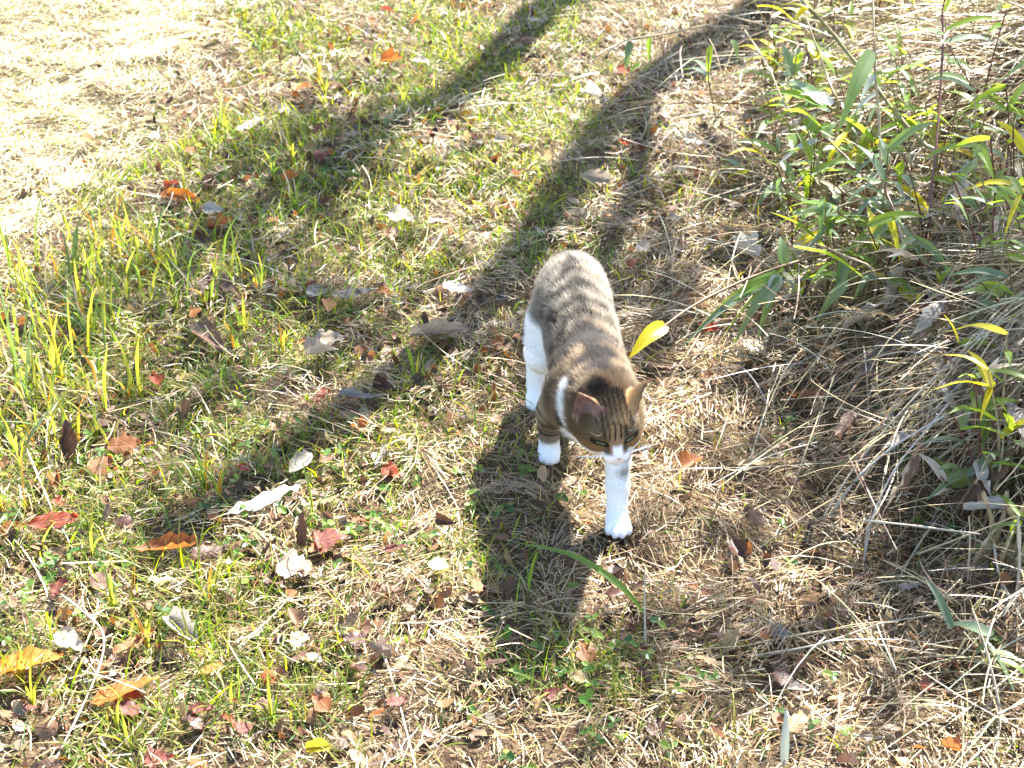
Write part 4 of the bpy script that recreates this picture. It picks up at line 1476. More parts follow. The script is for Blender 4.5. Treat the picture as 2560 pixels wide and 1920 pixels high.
# hand placed tufts: foot pixel, label, blades (tip pixel, height of the tip, bend)
TUFTS = [
    ((272, 1055), 'tall yellow grass blade standing straight before dark leaves', [((295, 852), 'yellow', 9)]),
    ((243, 1003), 'yellow blade with orange tip leaning towards the picture edge', [((202, 867), 'orange', 8), ((185, 880), 'yellow', 6)]),
    ((348, 996), 'pair of bright yellow upright blades beside the comma shaped grey leaf', [((373, 809), 'yellow', 10), ((280, 805), 'yellow', 9), ((392, 900), 'green', 5)]),
    ((150, 950), 'tuft of bright yellow green blades in front of the hay', [((112, 800), 'yellow', 9), ((175, 770), 'yellow', 8), ((145, 740), 'orange', 6), ((200, 840), 'green', 6), ((90, 820), 'yellow', 6)]),
    ((200, 780), 'tall yellow blade rising at the hay edge', [((213, 640), 'yellow', 8), ((232, 690), 'green', 7), ((168, 720), 'green', 6)]),
    ((185, 690), 'long dark green blade leaning across the bleached hay', [((303, 448), 'grey', 15)]),
    ((65, 1010), 'tall grey green grass stem with side blades near the picture edge', [((58, 610), 'grey', 6), ((30, 720), 'green', 6), ((165, 715), 'grey', 7)]),
    ((230, 850), 'grey green splayed grass with three stiff blades', [((165, 715), 'grey', 10), ((110, 760), 'grey', 6), ((300, 700), 'green', 7)]),
    ((345, 690), 'clump of yellow green blades below the hay edge', [((330, 560), 'yellow', 7), ((365, 590), 'yellow', 7), ((300, 600), 'green', 6), ((290, 575), 'orange', 5), ((385, 620), 'yellow', 6)]),
    ((440, 700), 'loose tuft of thin yellow blades in front of the ragged white leaf', [((425, 590), 'yellow', 6), ((470, 610), 'green', 6), ((415, 640), 'orange', 5), ((490, 650), 'yellow', 6)]),
    ((615, 830), 'single bright yellow blade beside the broad reddish tan leaf', [((617, 730), 'yellow', 10), ((650, 770), 'green', 5)]),
    ((540, 720), 'narrow yellow blades standing behind the broad reddish tan leaf', [((545, 610), 'yellow', 7), ((565, 640), 'yellow', 6), ((500, 640), 'orange', 5)]),
    ((650, 725), 'broad leaning yellow blade above the reddish tan leaf', [((610, 660), 'yellow', 11), ((690, 650), 'yellow', 6)]),
    ((555, 985), 'slanting yellow blade in front of the comma shaped grey leaf', [((470, 925), 'yellow', 8), ((585, 860), 'green', 5)]),
    ((1050, 945), 'tall green grass blade leaning beside the long pale orange tipped leaf', [((990, 805), 'green', 9), ((1050, 875), 'yellow', 7)]),
    ((985, 760), 'weedy green tuft behind the long pale orange tipped leaf', [((1010, 690), 'green', 8), ((960, 700), 'grey', 7), ((1055, 660), 'yellow', 5)]),
    ((10, 1290), 'bright yellow broad blade at the picture edge', [((8, 1190), 'yellow', 13), ((15, 1215), 'yellow', 7)]),
    ((330, 1498), 'single golden blade standing before the split straw coloured leaf', [((339, 1415), 'orange', 9)]),
    ((585, 1760), 'thin golden blade standing over bleached straw', [((588, 1660), 'yellow', 7)]),
    ((515, 1690), 'thin yellow blade beside the small orange red leaf', [((512, 1640), 'yellow', 6)]),
    ((125, 1590), 'bent yellow blades behind the crumpled pale leaf', [((80, 1540), 'yellow', 6), ((145, 1530), 'orange', 6)]),
    ((60, 1700), 'yellowing blades crossing the folded orange leaf', [((-10, 1650), 'yellow', 9), ((50, 1600), 'yellow', 5)]),
    ((865, 1215), 'golden upright blade in front of the grey shaded leaf', [((851, 1155), 'orange', 7)]),
    ((980, 1280), 'short golden blade behind the upright twisted dark leaf', [((975, 1240), 'yellow', 8)]),
    ((470, 480), 'small bright blades next to the long leaf at the hay edge', [((455, 410), 'yellow', 6), ((490, 420), 'green', 5), ((450, 450), 'yellow', 5)]),
    ((560, 330), 'bright yellow tuft below the upper lawn', [((552, 245), 'yellow', 8), ((575, 290), 'yellow', 9), ((600, 265), 'yellow', 5)]),
    ((660, 260), 'lone yellow blade on the upper lawn', [((657, 245), 'yellow', 6), ((650, 300), 'green', 5)]),
    ((735, 520), 'yellow tuft below the tree shadow', [((725, 470), 'yellow', 8), ((790, 475), 'yellow', 6), ((750, 480), 'orange', 5)]),
    ((930, 150), 'far yellow green weed tuft with arching leaves', [((900, 160), 'yellow', 8), ((975, 140), 'yellow', 7), ((945, 110), 'green', 6)]),
    ((40, 1150), 'green blades at the picture edge beyond the broad yellow blade', [((5, 1030), 'green', 9), ((60, 1060), 'yellow', 6), ((20, 1085), 'grey', 7)]),
    ((1320, 1500), 'thin dark green stem standing in the cat shadow', [((1361, 1311), 'green', 7)]),
    ((860, 1540), 'bright yellow green blade slanting over brown leaves', [((800, 1455), 'yellow', 8)]),
]
WB = .00044
for (fx, fy), lab, bl in TUFTS:
    f = Gp(fx, fy)
    t = thing('grass_tuft', lab, 'grass', f, 'tall grass tufts in the lawn')
    extra = [((fx + random.uniform(-60, 60), fy - random.uniform(40, 110)), random.choice(['yellow', 'green', 'straw', 'green']), random.uniform(3, 5)) for _ in range(4)]
    for (tx, ty), c, w in bl + extra:
        ppm = PPM(f)
        hgt = (fy - ty) / ppm / .90
        tip = np.array([(tx - fx) / ppm, random.uniform(-.02, .04), max(hgt, .01)])
        # shift so that the tip shows at its pixel
        tip[2] -= tip[1] * .45
        root = np.array([random.uniform(-.008, .008), random.uniform(-.006, .006), -.004])
        mid = (root + tip) * .5 + np.array([-(tip[0]) * .18, random.uniform(-.01, .01), .10 * hgt])
        obj('blade', blade_mesh([root, mid, tip], w / ppm, M_BLADE[c], 9, random.uniform(-.5, .5)), t)

# thick stand of tall blades at the edge of the hay
STAND = [(90, 760), (150, 830), (60, 860), (200, 900), (120, 930), (260, 800), (300, 850), (180, 720), (250, 700), (330, 760), (40, 960), (110, 1020), (30, 700), (380, 680), (420, 740), (310, 640), (220, 620), (360, 610), (460, 660), (20, 1090), (70, 1180), (140, 1120), (520, 760), (580, 700)]
WORDS = ['dense', 'loose', 'thin', 'spreading', 'leaning', 'short', 'tangled', 'bright', 'slender', 'ragged', 'nodding', 'crowded']
for k, (fx, fy) in enumerate(STAND):
    f = Gp(fx, fy)
    near = sorted(marks, key=lambda m_: (m_[0][0] - fx) ** 2 + (m_[0][1] - fy) ** 2)[:3]
    t = thing('grass_tuft', f"{WORDS[k % 12]} tuft of tall yellow green blades near {near[k // 12][1]}", 'grass', f, 'stand of tall grass at the hay edge')
    for q in range(random.randint(7, 10)):
        h = random.uniform(.045, .13) * (1.25 if WORDS[k % 12] == 'dense' else .6 if WORDS[k % 12] == 'short' else 1)
        a = random.uniform(0, 6.28)
        ln = h * random.uniform(.15, 1.1)
        r0 = np.array([random.gauss(0, .022), random.gauss(0, .022), -.003])
        tip = r0 + np.array([math.cos(a) * ln, math.sin(a) * ln, h])
        mid = r0 + (tip - r0) * np.array([.3, .3, .6])
        obj('blade', blade_mesh([r0, mid, tip], random.uniform(.0025, .0052), M_BLADE[random.choices(['yellow', 'green', 'orange', 'straw', 'grey'], [.42, .3, .06, .1, .12])[0]], 7, random.uniform(-.6, .6)), t)

# the long arching green blade in front of the cat
t = thing('arching_grass', 'long bright green blade arching over the straw in front of the front paw', 'grass', Gp(1612, 1535))
o0 = np.array(t.location)
obj('blade', blade_mesh([Wp(1612, 1535, .012) - o0, Wp(1545, 1460, .06) - o0, Wp(1433, 1389, .085) - o0, Wp(1297, 1357, .08) - o0], .0095, M_BLADE['green'], 14, .5), t)

# more loose tufts through the lawn, small
used_t = set()
n_t = 0
while n_t < 40:
    px, py = random.uniform(-20, 1200), random.uniform(60, 1900)
    p = Gp(px, py)
    if random.random() > float(np.clip(blob(p[0:1], p[1:2], GREEN)[0], 0, 1)) * (1.0 if px < 800 else .35):
        continue
    near = sorted(marks, key=lambda m_: (m_[0][0] - px) ** 2 + (m_[0][1] - py) ** 2)[:4]
    lab = None
    for i, j in ((0, 1), (0, 2), (1, 2), (0, 3)):
        lb = f"low yellow green grass tuft between {near[i][1]} and {near[j][1]}"
        if lb not in used_t and len(lb.split()) <= 16:
            lab = lb
            break
    if not lab:
        continue
    used_t.add(lab)
    n_t += 1
    t = thing('grass_tuft', lab, 'grass', p, 'low grass tufts in the lawn')
    for _ in range(random.randint(3, 6)):
        h = random.uniform(.03, .075)
        a = random.uniform(0, 6.28)
        ln = h * random.uniform(.2, .9)
        tip = np.array([math.cos(a) * ln, math.sin(a) * ln, h])
        mid = tip * np.array([.3, .3, .6])
        obj('blade', blade_mesh([np.array([0, 0, -.003]), mid, tip], random.uniform(.0025, .0048), M_BLADE[random.choices(['yellow', 'green', 'orange', 'straw'], [.5, .3, .1, .1])[0]], 6, random.uniform(-.5, .5)), t)

# ------------------------------------------------------------------ dwarf bamboo on the bank
M_SASA = {
    'green': leaf_mat('bamboo_leaf_green', (.045, .105, .028), (.075, .15, .035), (.13, .19, .10), .48, 1, .35, (.42, .58, .03), .95, spec=.5, parallel=True),
    'dark': leaf_mat('bamboo_leaf_dark', (.03, .07, .028), (.05, .10, .035), (.11, .15, .09), .38, 1, .33, (.22, .34, .03), .95, spec=.5, parallel=True),
    'bright': leaf_mat('bamboo_leaf_bright', (.09, .17, .03), (.13, .22, .04), None, .55, 1, .4, (.48, .62, .04), .95, parallel=True),
    'yellow': leaf_mat('bamboo_leaf_yellow', (.52, .44, .02), (.58, .50, .03), None, .55, 1, .4, (.9, .8, .02), .95, parallel=True),
    'pale': leaf_mat('bamboo_leaf_pale', (.30, .33, .24), (.38, .40, .30), (.42, .42, .34), .3, 1, .4, None, .9, parallel=True),
    'dead': leaf_mat('bamboo_leaf_dead', (.40, .32, .22), (.52, .44, .33), None, .3, 1, .45, None, .9, parallel=True),
}


M_STEM = {
    'red': plain_mat('stem_red', (.13, .05, .04)),
    'tan': plain_mat('stem_tan', (.36, .27, .15)),
    'olive': plain_mat('stem_olive', (.20, .17, .06)),
    'pale': plain_mat('stem_pale', (.44, .37, .26)),
    'grey': plain_mat('stem_grey', (.36, .32, .27)),
    'brown': plain_mat('stem_brown', (.22, .12, .06)),
}


def stem_mesh(name, pts, r0, r1, mat, nodes=True):
    C = smooth_line(pts, max(8, 4 * len(pts)))
    V, F = tube(C, r0, r1, 6)
    if nodes:
        for i in range(2, len(C) - 1, 4):
            c = C[i]
            V[i * 6:i * 6 + 6] = c + (V[i * 6:i * 6 + 6] - c) * 1.45
    return mesh_np(name, V, F, mat, smooth=True)


def sasa(label, stem, leaves, mat='tan', r=.0024, group='dwarf bamboo plants on the bank', root=True):
    """stem: [(px,py,z above the ground plane)], leaves: [(base (px,py,z), tip (px,py,z), width px, kind)]"""
    P = [Wp(*s) for s in stem]
    if root:
        b = P[-1].copy()
        b[1] += .02
        b[2] = float(terrain(b[0], b[1])) - .01
        if P[-1][2] - b[2] > .02:
            P.append(b)
    t = thing('dwarf_bamboo', label, 'bamboo', P[-1], group)
    o0 = P[-1]
    obj('stem', stem_mesh('stem', [p - o0 for p in P], r * .6, r, M_STEM[mat]), t)
    for (b, e, w, k) in leaves:
        p0, p1 = Wp(*b), Wp(*e)
        ln = np.linalg.norm(p1 - p0)
        mid = (p0 + p1) / 2 + np.array([0, 0, .09 * ln])
        w_m = 1.3 * w / PPM(p0)
        obj('leaf', blade_mesh([p0 - o0, mid - o0, p1 - o0], w_m, M_SASA[k], 12, random.gauss(.25, .25), 'sasa'), t)
    return t


sasa('tall bamboo stem with one broad grey green leaf hanging down', [(2180, -25, .47), (2186, 97, .41), (2188, 187, .35), (2196, 272, .30), (2202, 389, .24), (2209, 459, .21), (2237, 537, .18), (2262, 640, .16)],
     [((2178, 128, .40), (2095, 335, .30), 34, 'green'), ((2186, 187, .35), (2150, 255, .31), 14, 'pale')], 'tan', .0028)
sasa('thick olive bamboo cane slanting across the bank with yellow top', [(1990, -20, .42), (2019, 16, .42), (2073, 74, .38), (2128, 144, .34), (2190, 218, .31), (2244, 288, .28), (2307, 358, .25), (2340, 396, .23)],
     [((2020, 20, .42), (1940, 15, .42), 16, 'yellow'), ((2019, 16, .42), (1985, 55, .40), 14, 'yellow'), ((2196, 215, .31), (2165, 175, .32), 18, 'bright'), ((2192, 232, .31), (2130, 290, .27), 16, 'pale')], 'olive', .0038)
sasa('thin bare bamboo stem with dry broken top near the path', [(1862, 75, .30), (1918, 163, .27), (1949, 233, .24), (1980, 299, .21), (2011, 362, .19), (2046, 412, .17)],
     [((1895, 125, .28), (1842, 118, .27), 14, 'yellow'), ((1930, 180, .26), (1905, 172, .24), 12, 'dead')], 'tan', .002)
sasa('tall thin bamboo stem with pale yellow top leaf', [(2370, -20, .46), (2357, 23, .43), (2357, 117, .38), (2349, 249, .31), (2341, 362, .26), (2326, 486, .21), (2322, 556, .18)],
     [((2362, 30, .43), (2400, -30, .47), 36, 'bright'), ((2357, 88, .40), (2244, 90, .36), 22, 'green'), ((2356, 110, .39), (2390, 70, .38), 20, 'pale'), ((2345, 260, .31), (2310, 300, .27), 14, 'green')], 'red', .0024)
sasa('slanting tan bamboo stem crossing beside the broad hanging leaf', [(2007, 20, .36), (2034, 97, .32), (2062, 175, .27), (2081, 226, .25), (2095, 285, .21)],
     [((2012, 40, .35), (1950, 20, .36), 16, 'yellow'), ((2045, 130, .30), (2000, 95, .31), 22, 'bright'), ((2040, 150, .29), (2020, 100, .29), 24, 'yellow')], 'tan', .0024)
sasa('bamboo plant with a fan of long leaves reaching over the path', [(2120, 250, .27), (2069, 264, .25), (2130, 300, .20), (2180, 360, .17)],
     [((2069, 262, .25), (1935, 208, .22), 24, 'green'), ((2066, 266, .25), (1862, 249, .19), 24, 'bright'), ((2064, 268, .25), (1904, 318, .17), 26, 'green'), ((2060, 262, .25), (1975, 224, .23), 22, 'dark'),
      ((2060, 256, .25), (1895, 225, .21), 20, 'bright'), ((2068, 270, .25), (1960, 300, .18), 22, 'dark'), ((2080, 262, .26), (2000, 235, .25), 24, 'pale'), ((2072, 280, .24), (2010, 280, .2), 20, 'dark')], 'olive', .0026)
sasa('bamboo sprig with short broad yellow green leaves in the middle of the bank', [(2044, 334, .22), (2090, 370, .19), (2130, 430, .17)],
     [((2044, 336, .22), (1998, 298, .21), 30, 'bright'), ((2040, 338, .22), (1990, 350, .18), 20, 'bright'), ((2050, 350, .21), (1941, 413, .16), 20, 'pale'), ((2060, 345, .22), (2100, 300, .24), 18, 'green')], 'red', .002)
sasa('bamboo sprig of upright green leaves behind the fan of long leaves', [(1995, 122, .24), (1985, 190, .19), (2010, 240, .16)],
     [((1985, 185, .19), (1998, 118, .22), 26, 'green'), ((1980, 190, .19), (1955, 110, .22), 20, 'green'), ((1980, 190, .19), (1953, 185, .18), 18, 'dark'), ((1990, 160, .21), (2010, 130, .24), 18, 'bright')], 'olive', .002)
sasa('bamboo plant with layered pale and dark leaves above the long drooping fan', [(2150, 500, .22), (2093, 523, .21), (2140, 560, .18), (2190, 600, .17)],
     [((2093, 523, .21), (1945, 527, .15), 20, 'bright'), ((2090, 525, .21), (1972, 576, .13), 28, 'pale'), ((2088, 530, .21), (1900, 589, .11), 28, 'dark'), ((2080, 545, .20), (1947, 616, .10), 22, 'green'),
      ((2095, 540, .20), (1990, 600, .13), 30, 'dark'), ((2080, 520, .21), (1990, 545, .16), 20, 'pale'), ((2085, 560, .19), (2010, 640, .13), 22, 'dark')], 'olive', .0026)
sasa('bamboo plant with long drooping fan of leaves and a yellow end leaf', [(1660, 815, .11), (1740, 760, .12), (1850, 705, .13), (1949, 668, .14), (2050, 640, .14), (2150, 640, .14)],
     [((1664, 813, .11), (1572, 896, .085), 38, 'yellow'), ((1949, 690, .14), (1855, 730, .09), 20, 'green'), ((1945, 690, .14), (1742, 823, .05), 24, 'bright'), ((1940, 700, .13), (1698, 872, .03), 24, 'dark'),
      ((1948, 695, .14), (1826, 876, .04), 28, 'green'), ((1950, 690, .14), (1892, 852, .05), 22, 'green'), ((1945, 690, .14), (1918, 770, .10), 28, 'pale'), ((1960, 675, .14), (1830, 740, .08), 26, 'bright'),
      ((1960, 660, .14), (1950, 590, .17), 26, 'green'), ((1955, 680, .14), (1990, 740, .09), 24, 'pale'), ((1950, 695, .14), (1800, 850, .03), 18, 'bright')], 'brown', .0024)
sasa('bamboo plant with one large arching green leaf above the cream ribbed leaf', [(2040, 610, .20), (2110, 640, .18), (2190, 690, .16)],
     [((1985, 618, .21), (2162, 696, .15), 38, 'green'), ((2110, 650, .17), (2090, 760, .11), 28, 'dark'), ((2122, 708, .16), (2034, 815, .08), 34, 'green'), ((2180, 690, .16), (2128, 760, .11), 30, 'dark'),
      ((2160, 700, .16), (2240, 720, .12), 26, 'dark'), ((2090, 690, .16), (2010, 700, .12), 24, 'bright')], 'tan', .0024)
sasa('slender bamboo with grey green leaves over the dark middle of the bank', [(2230, 390, .24), (2215, 470, .21), (2240, 560, .18)],
     [((2252, 405, .24), (2252, 470, .19), 26, 'bright'), ((2225, 400, .24), (2165, 393, .22), 18, 'green'), ((2260, 377, .25), (2180, 400, .21), 18, 'bright'), ((2190, 430, .22), (2175, 475, .18), 30, 'pale'),
      ((2230, 440, .22), (2300, 450, .19), 20, 'pale'), ((2180, 400, .22), (2130, 450, .19), 20, 'dark')], 'red', .0022)
sasa('small bamboo with drooping leaf beside the pale bamboo leaves', [(2023, 432, .18), (2060, 500, .15)],
     [((2023, 434, .18), (2014, 514, .11), 20, 'green'), ((2030, 440, .18), (2090, 420, .18), 16, 'green'), ((2030, 450, .18), (1985, 480, .13), 14, 'yellow')], 'olive', .0018)
sasa('low bamboo sprig beside the white bamboo leaf', [(1850, 420, .06), (1880, 430, .05), (1930, 450, .06)],
     [((1860, 420, .06), (1780, 432, .03), 16, 'bright'), ((1860, 425, .06), (1790, 400, .04), 14, 'green'), ((1870, 430, .06), (1810, 450, .03), 14, 'yellow')], 'tan', .0016)
sasa('bamboo leaves hanging over the top of the path', [(1780, 60, .30), (1690, 80, .28), (1600, 95, .26)],
     [((1600, 92, .26), (1503, 150, .2), 16, 'pale'), ((1575, 103, .25), (1563, 178, .2), 16, 'dark'), ((1625, 95, .26), (1622, 155, .21), 14, 'dark'), ((1600, 160, .2), (1570, 187, .18), 14, 'bright')], 'tan', .0018, root=False)
sasa('small green shoot standing by the path near the straw heap', [(1772, 115, .2), (1772, 200, .14), (1790, 300, .02)],
     [((1776, 115, .2), (1768, 205, .13), 14, 'bright'), ((1830, 100, .2), (1845, 150, .17), 18, 'green'), ((1772, 180, .15), (1720, 150, .14), 12, 'green'), ((1772, 190, .15), (1700, 175, .13), 14, 'dark')], 'olive', .0016)
sasa('pair of bright shoots at the edge of the dark hollow', [(2340, 680, .22), (2350, 730, .18), (2350, 790, .15)],
     [((2350, 705, .2), (2382, 664, .22), 16, 'bright'), ((2350, 705, .2), (2335, 675, .22), 16, 'bright'), ((2352, 730, .18), (2310, 760, .15), 12, 'green')], 'olive', .0016)
sasa('bamboo tip with light green leaves above the straw bank', [(2470, 770, .22), (2420, 795, .19), (2400, 830, .17)],
     [((2430, 790, .2), (2470, 762, .22), 14, 'bright'), ((2420, 795, .2), (2355, 806, .17), 12, 'bright'), ((2425, 795, .2), (2400, 810, .17), 16, 'green'), ((2440, 800, .19), (2490, 810, .19), 18, 'green')], 'tan', .0016)
sasa('dark green bamboo leaf hanging at the picture edge above the straw bank', [(2570, 760, .26), (2540, 790, .22), (2540, 850, .17)],
     [((2548, 780, .23), (2506, 845, .17), 26, 'green'), ((2545, 790, .22), (2570, 840, .18), 22, 'bright'), ((2530, 760, .24), (2560, 730, .25), 22, 'green')], 'tan', .002)
sasa('bright bamboo shoot with stubble beside the pale grey reed leaf', [(2520, 1020, .20), (2510, 1080, .16), (2500, 1170, .13)],
     [((2515, 1030, .2), (2490, 1000, .22), 14, 'bright'), ((2515, 1035, .2), (2530, 1090, .16), 24, 'bright'), ((2505, 1080, .16), (2560, 1060, .18), 14, 'green'), ((2500, 1130, .14), (2450, 1180, .1), 12, 'bright')], 'tan', .0016)
sasa('green bamboo leaves low at the picture edge above the bottom corner', [(2560, 1270, .14), (2540, 1310, .11), (2520, 1360, .1)],
     [((2550, 1290, .13), (2480, 1230, .12), 12, 'bright'), ((2550, 1300, .12), (2520, 1360, .08), 20, 'green'), ((2555, 1290, .13), (2590, 1320, .1), 24, 'bright'), ((2545, 1310, .12), (2470, 1330, .08), 10, 'green')], 'tan', .0016)
sasa('dark green bamboo leaves lying low in the bottom corner', [(2460, 1560, .07), (2420, 1590, .05), (2390, 1640, .03)],
     [((2480, 1590, .08), (2360, 1560, .05), 30, 'dark'), ((2470, 1610, .07), (2420, 1660, .03), 24, 'dark'), ((2480, 1630, .08), (2560, 1660, .08), 24, 'green'), ((2500, 1650, .07), (2580, 1700, .06), 22, 'bright'), ((2460, 1600, .07), (2540, 1740, .04), 20, 'dark'),
      ((2380, 1570, .06), (2310, 1440, .09), 18, 'dark')], 'tan', .002)
sasa('grey green blade standing upright at the bottom beside the tan ribbed leaf', [(1963, 1775, .06), (1962, 1850, .03), (1960, 1915, .015)],
     [((1960, 1910, .015), (1965, 1770, .075), 18, 'pale')], 'tan', .001)

# smaller plants filling the bank, one thing each
MARKB = [((2095, 230), 'the hanging leaf'), ((2069, 264), 'the leaf fan'), ((2093, 523), 'the layered leaves'), ((1949, 690), 'the drooping fan'), ((2162, 696), 'the large arching leaf'), ((2520, 100), 'the straw heap'),
         ((2252, 440), 'the dark middle'), ((2350, 90), 'the pale topped stem'), ((2408, 1000), 'the grey reed leaf'), ((2540, 800), 'the edge leaf'), ((2350, 705), 'the shoot pair'), ((2023, 470), 'the drooping leaf'), ((1850, 420), 'the white bamboo leaf'),
         ((1772, 150), 'the path shoot'), ((2500, 1060), 'the bright shoot'), ((2540, 1300), 'the low edge leaves'), ((2307, 358), 'the olive cane'), ((1995, 140), 'the upright leaves'), ((2030, 1000), 'the spotted brown leaf')]
used_s = set()
n_s = 0
tries = 0
while n_s < 185 and tries < 9000:
    tries += 1
    px, py = random.uniform(1900, 2620), random.uniform(-80, 860) if random.random() < .85 else random.uniform(860, 1300)
    if py > 820 and px < 2420:
        continue
    if px > 2120 and 40 < py < 330 and random.random() < .8:
        continue
    if px < 1960 and py > 560 or px < 1850 + (py > 250) * 60:
        continue
    p = Gp(px, py)
    near = sorted(MARKB, key=lambda m_: (m_[0][0] - px) ** 2 + (m_[0][1] - py) ** 2)[:5]
    lk = random.choice(['two-leaved', 'three-leaved', 'four-leaved', 'many-leaved'])
    cc = random.choice(['light green', 'dark green', 'red stemmed', 'yellowing'])
    lab = None
    for i, j in ((0, 1), (0, 2), (1, 2), (0, 3), (1, 3), (2, 3), (0, 4)):
        lb = f"{lk} {cc} bamboo shoot between {near[i][1]} and {near[j][1]}"
        if lb not in used_s and len(lb.split()) <= 16:
            lab = lb
            break
    if not lab:
        continue
    used_s.add(lab)
    n_s += 1
    h = random.uniform(.08, .25)
    lean = np.array([random.gauss(-.03, .03), random.gauss(-.03, .03), 0])
    t = thing('bamboo_shoot', lab, 'bamboo', p, 'small bamboo shoots on the bank')
    pts = [np.array([0, 0, -.01]), np.array([0, 0, h * .5]) + lean * .3, np.array([0, 0, h]) + lean]
    sm = 'red' if cc == 'red stemmed' else random.choice(['tan', 'olive', 'red'])
    obj('stem', stem_mesh('stem', pts, .0018, .0009, M_STEM[sm]), t)
    C = smooth_line(pts, 9)
    nl = {'two-leaved': 2, 'three-leaved': 3, 'four-leaved': 4, 'many-leaved': 8}[lk]
    km = {'light green': ['bright', 'bright', 'green'], 'dark green': ['dark', 'green', 'green'], 'red stemmed': ['green', 'bright', 'dead'], 'yellowing': ['yellow', 'bright']}[cc]
    for k in range(nl):
        b = C[random.randint(4, 8)]
        a = random.uniform(0, 6.28)
        ln = random.uniform(.045, .115)
        e = b + ln * np.array([math.cos(a) * .85, math.sin(a) * .85, random.uniform(-.5, .5)])
        obj('leaf', blade_mesh([b, (b + e) / 2 + np.array([0, 0, .1 * ln]), e], ln * random.uniform(.12, .19), M_SASA[random.choice(km)], 7, random.gauss(0, .4), 'sasa'), t)

# dead reed leaves lodged in the bank, one thing each
used_r = set()
n_r = 0
tries = 0
while n_r < 60 and tries < 3000:
    tries += 1
    if random.random() < .55:
        px, py = random.gauss(2330, 130), random.gauss(980, 170)
    else:
        px, py = random.uniform(1900, 2600), random.uniform(0, 800)
    if px < 1960 + max(0, (py - 700) * .25):
        continue
    near = sorted(MARKB, key=lambda m_: (m_[0][0] - px) ** 2 + (m_[0][1] - py) ** 2)[:4]
    cw, ck = random.choice([('grey', 'grey'), ('white', 'white'), ('tan', 'tan'), ('pale', 'pale'), ('brown', 'brown')])
    var = random.randrange(7)
    lab = None
    for i_, j_ in ((0, 1), (0, 2), (1, 2), (0, 3)):
        lb = f"{SHAPE[var]} {cw} dead reed leaf between {near[i_][1]} and {near[j_][1]}"
        if lb not in used_r and len(lb.split()) <= 16:
            lab = lb
            break
    if not lab:
        continue
    used_r.add(lab)
    n_r += 1
    p = Gp(px, py, random.uniform(.06, .11))
    Ln = random.uniform(.06, .12)
    an = random.gauss(math.pi + .7, .9)
    q = p + Ln * np.array([math.cos(an) * .9, math.sin(an) * .9, random.gauss(-.35, .3)])
    put_leaf(p, q, Ln * random.uniform(.17, .30), ck, 'lance', lab, 'dead reed leaves in the straw bank', 0, random.gauss(0, .7), var, 'reed_leaf')

